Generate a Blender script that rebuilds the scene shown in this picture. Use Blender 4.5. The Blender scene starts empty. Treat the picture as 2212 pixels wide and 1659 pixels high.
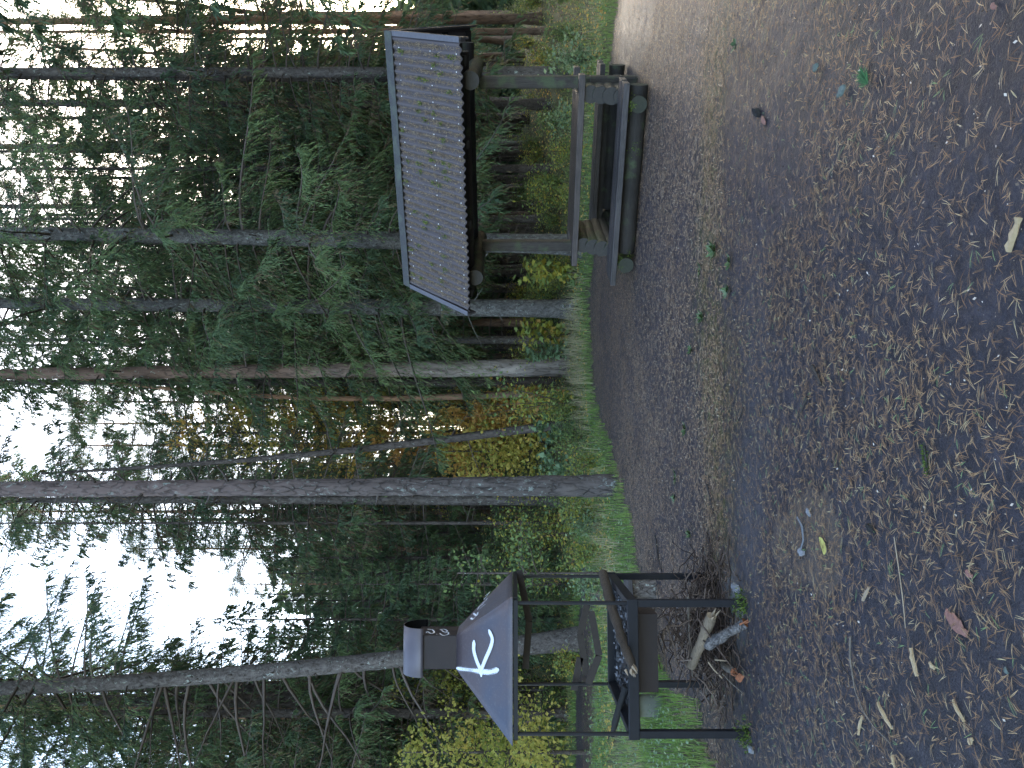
import bpy, math, random
import numpy as np
from mathutils import Vector, Matrix

random.seed(7)
R = np.random.default_rng(11)
scene = bpy.context.scene
col = scene.collection
PI = math.pi

# ------------------------------------------------------------------ camera, sky, sun, exposure
EYE = 1.6
cam = bpy.data.cameras.new('camera')
cam_o = bpy.data.objects.new('camera', cam)
col.objects.link(cam_o)
# a phone held upright, its picture stored on its side: world up points to picture left
cam_o.matrix_world = Matrix(((0, 1, 0, 0), (0, 0, -1, 0), (-1, 0, 0, EYE), (0, 0, 0, 1)))
cam.sensor_fit = 'HORIZONTAL'
cam.sensor_width = 36.0
cam.lens = 26.04
cam.clip_start = 0.05
cam.clip_end = 2000
scene.camera = cam_o

SUN_EL, SUN_AZ = math.radians(17), math.radians(27)      # azimuth: right of straight ahead
world = bpy.data.worlds.new('World')
scene.world = world
world.use_nodes = True
wn = world.node_tree.nodes
wl = world.node_tree.links
wn.clear()
sky = wn.new('ShaderNodeTexSky')
sky.sky_type = 'NISHITA'
sky.sun_disc = False
sky.sun_elevation = SUN_EL
sky.sun_rotation = SUN_AZ
sky.air_density = 1.0
sky.dust_density = 2.0
sky.ozone_density = 1.0
bw = wn.new('ShaderNodeRGBToBW')
mixw = wn.new('ShaderNodeMix'); mixw.data_type = 'RGBA'
mixw.inputs['Factor'].default_value = 0.08                # thin high cloud greys the blue
bg = wn.new('ShaderNodeBackground')
bg.inputs['Strength'].default_value = 0.15
wo = wn.new('ShaderNodeOutputWorld')
wl.new(sky.outputs[0], bw.inputs[0])
wl.new(sky.outputs[0], mixw.inputs[6])
wl.new(bw.outputs[0], mixw.inputs[7])
wl.new(mixw.outputs[2], bg.inputs['Color'])
wl.new(bg.outputs[0], wo.inputs['Surface'])

sun = bpy.data.lights.new('sun', 'SUN')
sun.energy = 0.6
sun.angle = math.radians(10)
sun.color = (1.0, 0.9, 0.76)
sun_o = bpy.data.objects.new('sun', sun)
col.objects.link(sun_o)
sd = Vector((math.sin(SUN_AZ) * math.cos(SUN_EL), math.cos(SUN_AZ) * math.cos(SUN_EL), math.sin(SUN_EL)))
sun_o.rotation_euler = sd.to_track_quat('Z', 'Y').to_euler()
sun_o.location = sd * 60

vs = scene.view_settings
vs.view_transform = 'Standard'
vs.look = 'None'
vs.gamma = 1
vs.use_curve_mapping = False
vs.exposure = 2.9
cy = scene.cycles
cy.use_denoising = True
cy.max_bounces = 6
cy.diffuse_bounces = 3
cy.glossy_bounces = 2
cy.transmission_bounces = 3
cy.transparent_max_bounces = 6
cy.caustics_reflective = False
cy.caustics_refractive = False
cy.sample_clamp_indirect = 5

# ------------------------------------------------------------------ helpers
def at(X, Y, d):
    """survey helper: a bearing of the photograph (2212 px wide) at a real distance d"""
    return Vector(((829.5 - Y) / 1600 * d, d, EYE + (1106 - X) / 1600 * d))

def gnd(X, Y):
    d = 1600 * EYE / (X - 1106)
    return Vector(((829.5 - Y) / 1600 * d, d, 0))

def vnoise(p, seed=0):
    p = np.asarray(p, float)
    i = np.floor(p).astype(np.int64)
    f = p - i
    f = f * f * (3 - 2 * f)
    def h(a):
        n = (a[:, 0] * 374761393 + a[:, 1] * 668265263 + a[:, 2] * 2147483647 + seed * 1274126177) & 0xffffffff
        n = ((n ^ (n >> 13)) * 1274126177) & 0xffffffff
        n = n ^ (n >> 16)
        return (n & 0xffff) / 65535.0
    out = 0
    for dx in (0, 1):
        for dy in (0, 1):
            for dz in (0, 1):
                w = (f[:, 0] if dx else 1 - f[:, 0]) * (f[:, 1] if dy else 1 - f[:, 1]) * (f[:, 2] if dz else 1 - f[:, 2])
                out = out + w * h(i + np.array((dx, dy, dz)))
    return out

def norm(v):
    return v / np.maximum(np.linalg.norm(v, axis=-1, keepdims=True), 1e-9)

def smooth(a, b, x):
    t = np.clip((x - a) / (b - a), 0, 1)
    return t * t * (3 - 2 * t)

class MB:
    """collects faces in numpy arrays and links them as ONE mesh object"""
    def __init__(self):
        self.v, self.f, self.n = [], [], 0
    def add(self, verts, faces, mat=0, tint=0.5, smooth_=False):
        verts = np.asarray(verts, float).reshape(-1, 3)
        faces = np.asarray(faces, np.int64)
        k = len(faces)
        self.v.append(verts)
        t = np.full(k, tint, float) if np.ndim(tint) == 0 else np.asarray(tint, float)
        m = np.full(k, mat, int) if np.ndim(mat) == 0 else np.asarray(mat, int)
        self.f.append((faces + self.n, m, t, smooth_))
        self.n += len(verts)
        return self
    def poly(self, verts, mat=0, tint=0.5):
        return self.add(verts, [list(range(len(verts)))], mat, tint)
    def box(self, c, s, mat=0, rot=None, tint=0.5, jitter=0.0):
        c = np.asarray(c, float); s = np.asarray(s, float) / 2
        p = np.array([(x, y, z) for x in (-1, 1) for y in (-1, 1) for z in (-1, 1)], float) * s
        if jitter:
            p = p + R.normal(0, jitter, p.shape)
        if rot is not None:
            p = p @ np.array(rot.to_3x3()).T
        q = [(0, 1, 3, 2), (4, 6, 7, 5), (0, 4, 5, 1), (2, 3, 7, 6), (0, 2, 6, 4), (1, 5, 7, 3)]
        return self.add(p + c, q, mat, tint)
    def bar(self, a, b, w, h, mat=0, up=(0, 0, 1)):
        a = Vector(a); b = Vector(b)
        x = (b - a).normalized(); u = Vector(up)
        y = u.cross(x)
        if y.length < 1e-4: y = Vector((0, 1, 0)).cross(x)
        y.normalize(); z = x.cross(y)
        m = Matrix((x, y, z)).transposed()
        return self.box((a + b) / 2, ((b - a).length, w, h), mat, m)
    def tube(self, path, rad, sides=8, mat=0, cap=True, capmat=None, tint=0.5, amp=0.0, freq=8.0, seed=0, sm=True, flat=None, ridge=None):
        path = np.asarray(path, float); n = len(path)
        rad = np.full(n, rad, float) if np.ndim(rad) == 0 else np.asarray(rad, float)
        tan = norm(np.gradient(path, axis=0))
        ref = np.array((0.0, 0, 1)) if abs(tan[:, 2]).mean() < 0.8 else np.array((1.0, 0, 0))
        u = norm(np.cross(ref, tan)); w = np.cross(tan, u)
        a = np.linspace(0, 2 * PI, sides, endpoint=False)
        ring = np.cos(a)[None, :, None] * u[:, None, :] + np.sin(a)[None, :, None] * w[:, None, :]
        rr = np.repeat(rad[:, None], sides, 1)
        if amp:
            q = (path[:, None, :] + ring * rad[:, None, None]).reshape(-1, 3) * freq
            rr = rr + (vnoise(q, seed).reshape(n, sides) - 0.5) * amp * 2
            if ridge:
                q2 = (path[:, None, :] * np.array((1, 1, .28)) + ring * rad[:, None, None]).reshape(-1, 3) * ridge
                k = np.abs(vnoise(q2, seed + 5) - 0.5).reshape(n, sides) * 2
                rr = rr - np.clip(0.28 - k, 0, 1) * amp * 4.5
        V = path[:, None, :] + ring * rr[:, :, None]
        V = V.reshape(-1, 3)
        i = np.arange(n - 1)[:, None] * sides; j = np.arange(sides)[None, :]; jn = (j + 1) % sides
        F = np.stack((i + j, i + jn, i + sides + jn, i + sides + j), -1).reshape(-1, 4)
        self.add(V, F, mat, tint, sm)
        if cap:
            cm = mat if capmat is None else capmat
            self.add(V[:sides][::-1], [list(range(sides))], cm, tint)
            self.add(V[-sides:], [list(range(sides))], cm, tint)
        return self
    def rhombi(self, base, d, w, length, width, mat=0, tint=0.5, mid=0.5, fold=0.0):
        """leaf-like four-sided faces: base, one side, tip, other side"""
        base = np.asarray(base); n = len(base)
        length = np.broadcast_to(length, (n,))[:, None]; width = np.broadcast_to(width, (n,))[:, None]
        m = base + d * length * mid
        if fold:
            nn = np.cross(d, w)
            m = m + nn * width * fold
        V = np.stack((base, m + w * width / 2, base + d * length, m - w * width / 2), 1).reshape(-1, 3)
        F = np.arange(4 * n).reshape(n, 4)
        return self.add(V, F, mat, tint)
    def mesh(self, name):
        me = bpy.data.meshes.new(name)
        V = np.concatenate(self.v) if self.v else np.zeros((0, 3))
        me.vertices.add(len(V)); me.vertices.foreach_set('co', V.ravel())
        sizes, loops, mats, tints, sms = [], [], [], [], []
        for f, m, t, s in self.f:
            sizes.append(np.full(len(f), f.shape[1])); loops.append(f.ravel())
            mats.append(m); tints.append(t); sms.append(np.full(len(f), s))
        sizes = np.concatenate(sizes); loops = np.concatenate(loops)
        me.loops.add(len(loops)); me.loops.foreach_set('vertex_index', loops.astype(np.int32))
        me.polygons.add(len(sizes))
        st = np.concatenate(([0], np.cumsum(sizes)[:-1]))
        me.polygons.foreach_set('loop_start', st.astype(np.int32))
        me.polygons.foreach_set('material_index', np.concatenate(mats).astype(np.int32))
        me.polygons.foreach_set('use_smooth', np.concatenate(sms).astype(bool))
        at_ = me.attributes.new('tint', 'FLOAT', 'FACE')
        at_.data.foreach_set('value', np.concatenate(tints).astype(np.float32))
        me.update(calc_edges=True)
        return me
    def obj(self, name, mats, parent=None, kind=None):
        me = self.mesh(name)
        for m in (mats if isinstance(mats, (list, tuple)) else [mats]):
            me.materials.append(m)
        return link(name, me, parent, kind)

def link(name, me, parent=None, kind=None):
    o = bpy.data.objects.new(name, me)
    col.objects.link(o)
    if parent is not None: o.parent = parent
    if kind: o['kind'] = kind
    return o

def tag(o, label, cat, group=None):
    o['label'] = label; o['category'] = cat
    if group: o['group'] = group
    return o

def thing(name, label, cat, loc=(0, 0, 0), rz=0, group=None, scale=1.0):
    o = bpy.data.objects.new(name, None)
    col.objects.link(o)
    o.location = loc; o.rotation_euler = (0, 0, rz); o.scale = (scale,) * 3
    o.empty_display_size = 0.2
    return tag(o, label, cat, group)

def bevel(o, w, seg=2):
    m = o.modifiers.new('edge', 'BEVEL'); m.width = w; m.segments = seg; m.limit_method = 'ANGLE'
    return o

def copy_tree(root, loc, rz, scale, label=None, group=None):
    r = root.copy(); col.objects.link(r)
    r.location = loc; r.rotation_euler = (0, 0, rz); r.scale = (scale,) * 3
    if label: r['label'] = label
    if group: r['group'] = group
    for ch in list(root.children):
        c = ch.copy(); col.objects.link(c); c.parent = r
    return r

# ------------------------------------------------------------------ materials
class NT:
    def __init__(self, name):
        self.m = bpy.data.materials.new(name); self.m.use_nodes = True
        self.t = self.m.node_tree; self.t.nodes.clear()
        self.out = self.n('ShaderNodeOutputMaterial')
    def n(self, typ, **kw):
        x = self.t.nodes.new(typ)
        for k, v in kw.items(): setattr(x, k, v)
        return x
    def l(self, a, b): self.t.links.new(a, b)
    def coord(self, scale=(1, 1, 1), kind='Object'):
        tc = self.n('ShaderNodeTexCoord'); mp = self.n('ShaderNodeMapping')
        mp.inputs['Scale'].default_value = scale
        self.l(tc.outputs[kind], mp.inputs[0]); return mp.outputs[0]
    def noise(self, vec, scale, detail=4, rough=0.6, dist=0.0):
        x = self.n('ShaderNodeTexNoise'); x.inputs['Scale'].default_value = scale
        x.inputs['Detail'].default_value = detail; x.inputs['Roughness'].default_value = rough
        x.inputs['Distortion'].default_value = dist
        self.l(vec, x.inputs['Vector']); return x.outputs['Fac']
    def ramp(self, fac, stops):
        x = self.n('ShaderNodeValToRGB'); e = x.color_ramp.elements
        while len(e) < len(stops): e.new(0.5)
        for k, (p, c) in enumerate(stops):
            e[k].position = p; e[k].color = (*c, 1) if len(c) == 3 else c
        self.l(fac, x.inputs[0]); return x.outputs[0]
    def mask(self, fac, a, b):
        x = self.n('ShaderNodeMapRange'); x.inputs[1].default_value = a; x.inputs[2].default_value = b
        x.clamp = True
        self.l(fac, x.inputs[0]); return x.outputs[0]
    def mix(self, fac, a, b):
        x = self.n('ShaderNodeMix'); x.data_type = 'RGBA'
        for s, v in ((x.inputs['Factor'], fac), (x.inputs[6], a), (x.inputs[7], b)):
            if isinstance(v, (int, float)): s.default_value = v
            elif isinstance(v, tuple): s.default_value = (*v, 1)
            else: self.l(v, s)
        return x.outputs[2]
    def math(self, op, a, b=None):
        x = self.n('ShaderNodeMath', operation=op)
        for s, v in zip(x.inputs, (a, b)):
            if v is None: continue
            if isinstance(v, (int, float)): s.default_value = v
            else: self.l(v, s)
        return x.outputs[0]
    def attr(self, name):
        x = self.n('ShaderNodeAttribute'); x.attribute_name = name; return x.outputs['Fac']
    def bump(self, h, strength=0.5, dist=0.02):
        x = self.n('ShaderNodeBump'); x.inputs['Strength'].default_value = strength
        x.inputs['Distance'].default_value = dist
        self.l(h, x.inputs['Height']); return x.outputs[0]
    def principled(self, color, rough=0.7, spec=0.3, metal=0.0, normal=None):
        p = self.n('ShaderNodeBsdfPrincipled')
        for s, v in ((p.inputs['Base Color'], color), (p.inputs['Roughness'], rough),
                     (p.inputs['Specular IOR Level'], spec), (p.inputs['Metallic'], metal)):
            if isinstance(v, (int, float)): s.default_value = v
            elif isinstance(v, tuple): s.default_value = (*v, 1)
            else: self.l(v, s)
        if normal is not None: self.l(normal, p.inputs['Normal'])
        return p.outputs[0]
    def done(self, sh):
        self.l(sh, self.out.inputs['Surface']); return self.m

def m_leaf(name, stops, trans=0.35, rough=0.55, var=0.25):
    t = NT(name)
    oi = t.n('ShaderNodeObjectInfo')
    f = t.math('ADD', t.attr('tint'), t.math('MULTIPLY', t.math('SUBTRACT', oi.outputs['Random'], 0.5), var))
    c = t.ramp(f, stops)
    p = t.principled(c, rough, 0.25)
    tr = t.n('ShaderNodeBsdfTranslucent'); t.l(c, tr.inputs[0])
    mx = t.n('ShaderNodeMixShader'); mx.inputs[0].default_value = trans
    t.l(p, mx.inputs[1]); t.l(tr.outputs[0], mx.inputs[2])
    return t.done(mx.outputs[0])

def m_plain(name, c, rough=0.7, spec=0.3, var=0.35, scale=20, bump=0.2, metal=0.0):
    t = NT(name); co = t.coord()
    n = t.noise(co, scale, 5)
    c2 = t.mix(n, tuple(x * (1 - var) for x in c), tuple(min(1, x * (1 + var)) for x in c))
    return t.done(t.principled(c2, rough, spec, metal, t.bump(n, bump, 0.01)))

def m_tint(name, stops, rough=0.7, spec=0.25):
    t = NT(name)
    return t.done(t.principled(t.ramp(t.attr('tint'), stops), rough, spec))

def m_bark(name, dark, light, lichen=(0.42, 0.47, 0.42), lich=0.0, zs=0.35, scale=9.0, orange=None, oz=(3, 7), rough=0.85):
    t = NT(name)
    co = t.coord((1, 1, zs))
    big = t.noise(co, scale, 6, 0.65, 0.6)
    vor = t.n('ShaderNodeTexVoronoi', feature='DISTANCE_TO_EDGE'); vor.inputs['Scale'].default_value = scale * 1.7
    wn_ = t.n('ShaderNodeTexNoise'); wn_.inputs['Scale'].default_value = scale * 0.8
    t.l(co, wn_.inputs['Vector'])
    vm = t.n('ShaderNodeVectorMath', operation='ADD'); t.l(co, vm.inputs[0])
    sc = t.n('ShaderNodeVectorMath', operation='SCALE'); sc.inputs['Scale'].default_value = 0.18
    t.l(wn_.outputs['Color'], sc.inputs[0]); t.l(sc.outputs[0], vm.inputs[1]); t.l(vm.outputs[0], vor.inputs['Vector'])
    crack = t.math('MAXIMUM', t.mask(vor.outputs['Distance'], 0.0, 0.10), t.mask(big, 0.35, 0.60))
    c = t.mix(t.mask(big, 0.3, 0.7), dark, light)
    if orange:
        tc = t.n('ShaderNodeTexCoord'); sx = t.n('ShaderNodeSeparateXYZ'); t.l(tc.outputs['Object'], sx.inputs[0])
        zf = t.mask(t.math('ADD', sx.outputs[2], t.math('MULTIPLY', big, 2.0)), oz[0], oz[1])
        c = t.mix(zf, c, t.mix(big, tuple(x * 0.6 for x in orange), orange))
    c = t.mix(t.math('MULTIPLY', t.math('SUBTRACT', 1.0, crack), 0.75), c, tuple(x * 0.35 for x in dark))
    if lich:
        co2 = t.coord((1, 1, 0.8))
        l1 = t.mask(t.noise(co2, 15, 6, 0.7, 0.4), 0.63 - lich * 0.1, 0.68 - lich * 0.1)
        l2 = t.mask(t.noise(co2, 2.2, 3), 0.42, 0.62)
        c = t.mix(t.math('MULTIPLY', t.math('MULTIPLY', l1, l2), 0.9), c, lichen)
    h = t.math('ADD', t.math('MULTIPLY', big, 0.8), t.math('MULTIPLY', crack, 0.8))
    return t.done(t.principled(c, rough, 0.2, 0, t.bump(h, 0.8, 0.03)))

def m_wood(name, dark, light, axis=0, rough=0.75, green=0.0, scale=6.0, spec=0.3):
    t = NT(name)
    s = [14.0, 14.0, 14.0]; s[axis] = 0.7
    co = t.coord(tuple(s))
    g = t.noise(co, scale, 6, 0.65, 1.2)
    fine = t.noise(co, scale * 4, 3)
    blot = t.noise(t.coord(), 3.0, 4)
    c = t.mix(t.mask(g, 0.3, 0.72), dark, light)
    c = t.mix(t.math('MULTIPLY', t.mask(blot, 0.45, 0.7), 0.5), c, tuple(x * 0.5 for x in dark))
    if green:
        gm = t.mask(t.noise(t.coord(), 5.0, 5), 0.62 - green * 0.3, 0.8 - green * 0.3)
        c = t.mix(t.math('MULTIPLY', gm, 0.75), c, (0.055, 0.075, 0.035))
    ln = t.mask(fine, 0.3, 0.45)
    c = t.mix(t.math('MULTIPLY', t.math('SUBTRACT', 1.0, ln), 0.6), c, tuple(x * 0.4 for x in dark))
    return t.done(t.principled(c, rough, spec, 0, t.bump(t.math('ADD', g, t.math('MULTIPLY', fine, 0.5)), 0.5, 0.012)))

def m_endgrain(name, c1, c2):
    t = NT(name); co = t.coord()
    n = t.noise(co, 30, 4)
    return t.done(t.principled(t.mix(n, c1, c2), 0.85, 0.2, 0, t.bump(n, 0.3, 0.01)))

# ------------------------------------------------------------------ ground
CLEAR = [(-30, -30), (-4.6, -1), (-3.7, 3.6), (-3.25, 5.2), (-3.05, 6.1), (-2.95, 6.5), (-3.2, 7.7), (-3.3, 8.6), (-2.75, 9.1),
         (-2.25, 9.3), (-1.67, 10.7), (-.975, 11.96), (-.18, 13.9), (1.2, 15), (3.0, 14.5), (4.8, 13.2), (5.7, 11.7), (6.7, 10.6),
         (8.2, 9.2), (12, 7), (30, 4), (30, -30)]
PATH2 = [(-3.6, 13.5), (-3.9, 15.9), (-7, 16.5), (-16, 18.5), (-16, 15.2), (-7, 13.6)]

def poly_sd(px, py, poly):
    """signed distance to a polygon, positive outside"""
    d = np.full(px.shape, 1e9); inside = np.zeros(px.shape, bool)
    n = len(poly)
    for i in range(n):
        ax, ay = poly[i]; bx, by = poly[(i + 1) % n]
        ex, ey = bx - ax, by - ay
        t = np.clip(((px - ax) * ex + (py - ay) * ey) / (ex * ex + ey * ey), 0, 1)
        d = np.minimum(d, np.hypot(px - ax - ex * t, py - ay - ey * t))
        c = ((ay > py) != (by > py)) & (px < (bx - ax) * (py - ay) / (by - ay + 1e-12) + ax)
        inside ^= c
    return np.where(inside, -d, d)

def edge_noise(px, py):
    return (vnoise(np.stack((px * 1.7, py * 1.7, px * 0), -1), 3) - 0.5) * 0.55 + (vnoise(np.stack((px * 6, py * 6, px * 0), -1), 4) - 0.5) * 0.2

def dirt_sd(px, py):
    return np.minimum(poly_sd(px, py, CLEAR), poly_sd(px, py, PATH2)) + edge_noise(px, py)

def moss_band(px, py):
    yc = 5.95 - 0.03 * px + 0.25 * np.sin(px * 1.3)
    w = 0.42 + 0.12 * np.sin(px * 2.1 + 1)
    return np.exp(-((py - yc) / w) ** 2) * smooth(-3.2, -1.4, px) * (1 - smooth(2.2, 3.2, px))

def terrain(px, py):
    px = np.asarray(px, float); py = np.asarray(py, float)
    r = np.hypot(px * 0.6, py)
    h = 1.0 * smooth(13.5, 31, r) * (py > 0)
    h = h + 0.05 * (vnoise(np.stack((px * .5, py * .5, px * 0), -1), 8) - 0.5) * smooth(5, 14, r)
    out = smooth(0.0, 0.5, poly_sd(px, py, CLEAR))
    h = h + 0.06 * out
    return h

def tz(x, y):
    return float(terrain(np.array([x]), np.array([y]))[0])

xs = np.unique(np.concatenate((np.linspace(-160, -20, 15), np.linspace(-20, -8, 20), np.arange(-8, 8.01, 0.07), np.linspace(8, 20, 20), np.linspace(20, 160, 15))))
ys = np.unique(np.concatenate((np.linspace(-40, 1.5, 12), np.arange(1.5, 17, 0.07), np.linspace(17, 40, 50), np.linspace(40, 220, 16))))
gx_, gy_ = np.meshgrid(xs, ys)
px, py = gx_.ravel(), gy_.ravel()
pz = terrain(px, py)
small = smooth(0, 2, 9 - np.hypot(px, py - 6))
pz = pz + (vnoise(np.stack((px * 5, py * 5, px * 0), -1), 21) - .5) * 0.018 + (vnoise(np.stack((px * 14, py * 14, px * 0), -1), 22) - .5) * 0.012 * (np.abs(px) < 9)
pz = pz - 0.012
nx, ny = len(xs), len(ys)
gi = (np.arange(ny - 1)[:, None] * nx + np.arange(nx - 1)[None, :]).ravel()
GF = np.stack((gi, gi + 1, gi + nx + 1, gi + nx), -1)
gmb = MB(); gmb.add(np.stack((px, py, pz), -1), GF, 0, 0.5, True)

t = NT('damp_forest_ground')
co = t.coord()
grass_a, moss_a, sand_a, wet_a, ash_a, litter_a = (t.attr(n) for n in ('grass', 'moss', 'sand', 'wet', 'ash', 'litter'))
n1 = t.noise(co, 1.3, 6, 0.65); n2 = t.noise(co, 14, 6, 0.7); n3 = t.noise(co, 90, 4, 0.7)
soil = t.mix(t.mask(n2, 0.3, 0.7), (0.019, 0.0175, 0.0235), (0.055, 0.050, 0.063))
soil = t.mix(t.math('MULTIPLY', t.mask(n3, 0.55, 0.75), 0.45), soil, (0.085, 0.078, 0.09))
soil = t.mix(t.math('MULTIPLY', t.mask(n1, 0.45, 0.7), 0.6), soil, (0.027, 0.023, 0.025))
lit = t.noise(t.coord((1, 3.0, 1)), 55, 3, 0.75, 2.0)
lit2 = t.noise(t.coord((3.0, 1, 1)), 60, 3, 0.75, 2.0)
lm = t.math('MAXIMUM', t.mask(lit, 0.56, 0.64), t.mask(lit2, 0.58, 0.66))
soil = t.mix(t.math('MULTIPLY', t.math('MULTIPLY', lm, litter_a), 0.9), soil, t.mix(n2, (0.14, 0.08, 0.05), (0.25, 0.165, 0.11)))
soil = t.mix(wet_a, soil, t.mix(n2, (0.052, 0.050, 0.060), (0.095, 0.091, 0.103)))
soil = t.mix(t.math('MULTIPLY', t.mask(t.math('ADD', sand_a, t.math('MULTIPLY', t.math('SUBTRACT', t.noise(co, 6, 5, .75), .5), 3.2)), .30, .6), t.mask(sand_a, .02, .25)), soil, t.mix(n2, (0.068, 0.054, 0.049), (0.108, 0.086, 0.076)))
soil = t.mix(t.math('MULTIPLY', moss_a, t.mask(t.noise(co, 9, 5, 0.7), 0.42, 0.62)), soil, t.mix(n3, (0.035, 0.048, 0.014), (0.10, 0.085, 0.038)))
soil = t.mix(t.math('MULTIPLY', ash_a, t.mask(n2, 0.25, 0.6)), soil, (0.20, 0.20, 0.215))
turf = t.mix(t.mask(n2, 0.35, 0.65), (0.060, 0.085, 0.030), (0.13, 0.12, 0.065))
turf = t.mix(t.mask(n1, 0.5, 0.65), turf, (0.075, 0.055, 0.035))
c = t.mix(grass_a, soil, turf)
rough = t.math('ADD', 0.33, t.math('MULTIPLY', n2, 0.35))
rough = t.math('ADD', rough, t.math('MULTIPLY', grass_a, 0.4))
hgt = t.math('ADD', t.math('MULTIPLY', n2, 1.0), t.math('MULTIPLY', n3, 0.5))
M_ground = t.done(t.principled(c, rough, 0.22, 0, t.bump(hgt, 0.8, 0.035)))

ground = gmb.obj('ground', M_ground, None, 'structure')
sd_ = dirt_sd(px, py)
def pattr(name, val):
    a = ground.data.attributes.new(name, 'FLOAT', 'POINT'); a.data.foreach_set('value', np.clip(val, 0, 1).astype(np.float32))
pattr('grass', smooth(-0.05, 0.25, sd_))
pattr('moss', moss_band(px, py) * 1.1)
pattr('sand', smooth(1, .55, np.hypot((px + .83) / .36, (py - 3.95) / .42)) + .6 * smooth(1, .5, np.hypot((px + .95) / .3, (py - 4.35) / .3)))
pattr('wet', 0.8 * smooth(1.1, .6, np.hypot((px - 5.0) / 1.3, (py - 9.6) / 1.8)) + .5 * smooth(1, .3, np.hypot((px + 1.1) / .8, (py - 5.3) / .7)) + .35 * smooth(1, .3, np.hypot((px + .2) / 1.6, (py - 4.9) / .5)))
pattr('ash', smooth(1, .4, np.hypot((px + 1.62) / .42, (py - 5.5) / .5)))
pattr('litter', smooth(3.5, 8, py) * (1 - 0.7 * smooth(1.3, .6, np.hypot((px - 5.0) / 1.3, (py - 9.6) / 1.8))))

# ------------------------------------------------------------------ materials for plants
M_needle = m_leaf('spruce_needles', [(0.0, (0.056, 0.090, 0.055)), (0.3, (0.078, 0.122, 0.064)), (0.55, (0.112, 0.165, 0.070)),
                                     (0.78, (0.165, 0.225, 0.085)), (0.9, (0.16, 0.115, 0.070)), (1.0, (0.12, 0.085, 0.055))], 0.35)
M_pine_needle = m_leaf('pine_needles', [(0.0, (0.055, 0.085, 0.040)), (0.5, (0.085, 0.12, 0.055)), (1.0, (0.13, 0.13, 0.055))], 0.35)
M_twig = m_plain('twig_bark', (0.105, 0.082, 0.070), 0.85, 0.2)
M_deadtwig = m_plain('dead_twig_grey', (0.16, 0.15, 0.135), 0.85, 0.2)
M_yellow = m_leaf('autumn_leaves_yellow', [(0.0, (0.20, 0.24, 0.05)), (0.35, (0.44, 0.41, 0.10)), (0.7, (0.62, 0.49, 0.13)), (1.0, (0.58, 0.30, 0.07))], 0.55)
M_orange = m_leaf('autumn_leaves_orange', [(0.0, (0.62, 0.46, 0.12)), (0.5, (0.70, 0.42, 0.13)), (1.0, (0.62, 0.30, 0.10))], 0.5)
M_shrub = m_leaf('shrub_leaves', [(0.0, (0.08, 0.125, 0.05)), (0.3, (0.14, 0.21, 0.075)), (0.55, (0.24, 0.31, 0.10)), (0.75, (0.33, 0.33, 0.06)), (0.92, (0.48, 0.38, 0.08)), (1.0, (0.40, 0.22, 0.08))], 0.4)
M_pale = m_leaf('pale_green_leaves', [(0.0, (0.12, 0.19, 0.10)), (0.5, (0.20, 0.29, 0.16)), (0.85, (0.29, 0.35, 0.17)), (1.0, (0.42, 0.36, 0.10))], 0.35)
M_grass = m_leaf('grass_blades', [(0.0, (0.10, 0.18, 0.045)), (0.4, (0.17, 0.28, 0.065)), (0.7, (0.25, 0.33, 0.10)), (0.85, (0.30, 0.27, 0.14)), (1.0, (0.36, 0.30, 0.19))], 0.35)
M_drygrass = m_leaf('dry_grass', [(0.0, (0.20, 0.22, 0.10)), (0.4, (0.36, 0.31, 0.19)), (1.0, (0.48, 0.42, 0.29))], 0.3)
M_fern = m_tint('fallen_needles', [(0.0, (0.075, 0.045, 0.028)), (0.4, (0.19, 0.105, 0.055)), (0.7, (0.34, 0.21, 0.105)), (0.92, (0.46, 0.36, 0.20)), (1.0, (0.17, 0.25, 0.10))], 0.6)
M_moss = m_tint('moss', [(0.0, (0.035, 0.055, 0.012)), (0.6, (0.09, 0.135, 0.025)), (1.0, (0.18, 0.22, 0.05))], 0.9, 0.1)

M_bark_pine = m_bark('pine_bark', (0.052, 0.044, 0.042), (0.112, 0.096, 0.092), lichen=(.24, .27, .25), lich=0.7, scale=7, orange=(0.165, 0.122, 0.115), oz=(3.0, 8))
M_bark_red = m_bark('red_pine_bark', (0.11, 0.075, 0.058), (0.22, 0.155, 0.12), scale=6, orange=(0.40, 0.22, 0.13), oz=(1.5, 6))
M_bark_grey = m_bark('grey_spruce_bark', (0.070, 0.064, 0.060), (0.15, 0.14, 0.132), lichen=(.26, .28, .26), lich=0.8, zs=0.6, scale=14)
M_bark_dark = m_bark('dark_spruce_bark', (0.060, 0.048, 0.042), (0.12, 0.10, 0.09), lich=0.2, zs=0.5, scale=11)
M_bark_mid = m_bark('brown_spruce_bark', (0.085, 0.070, 0.064), (0.165, 0.145, 0.135), lich=0.45, zs=0.55, scale=13)
M_bark_peel = m_bark('flaky_pine_bark', (0.13, 0.105, 0.09), (0.31, 0.265, 0.23), lich=0.3, scale=6, zs=0.25, orange=(0.24, 0.155, 0.12), oz=(3.5, 8))

# ------------------------------------------------------------------ plants
UP = np.array((0.0, 0, 1.0))

def unit(n, rng):
    v = rng.normal(size=(n, 3)); return norm(v)

def branch_path(base, az, L, a, sag, n=9, rng=R):
    s = np.linspace(0, 1, n)
    r = np.array((math.cos(az), math.sin(az), 0))
    P = base + r * (L * s * 0.96)[:, None]
    P = P + UP * (L * (a * s - sag * s ** 1.6 + 0.35 * sag * s ** 4))[:, None]
    l = np.array((-math.sin(az), math.cos(az), 0))
    P = P + l * (np.sin(s * 3 + rng.uniform(0, 6)) * 0.05 * L * s)[:, None]
    return s, P, r, l

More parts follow.
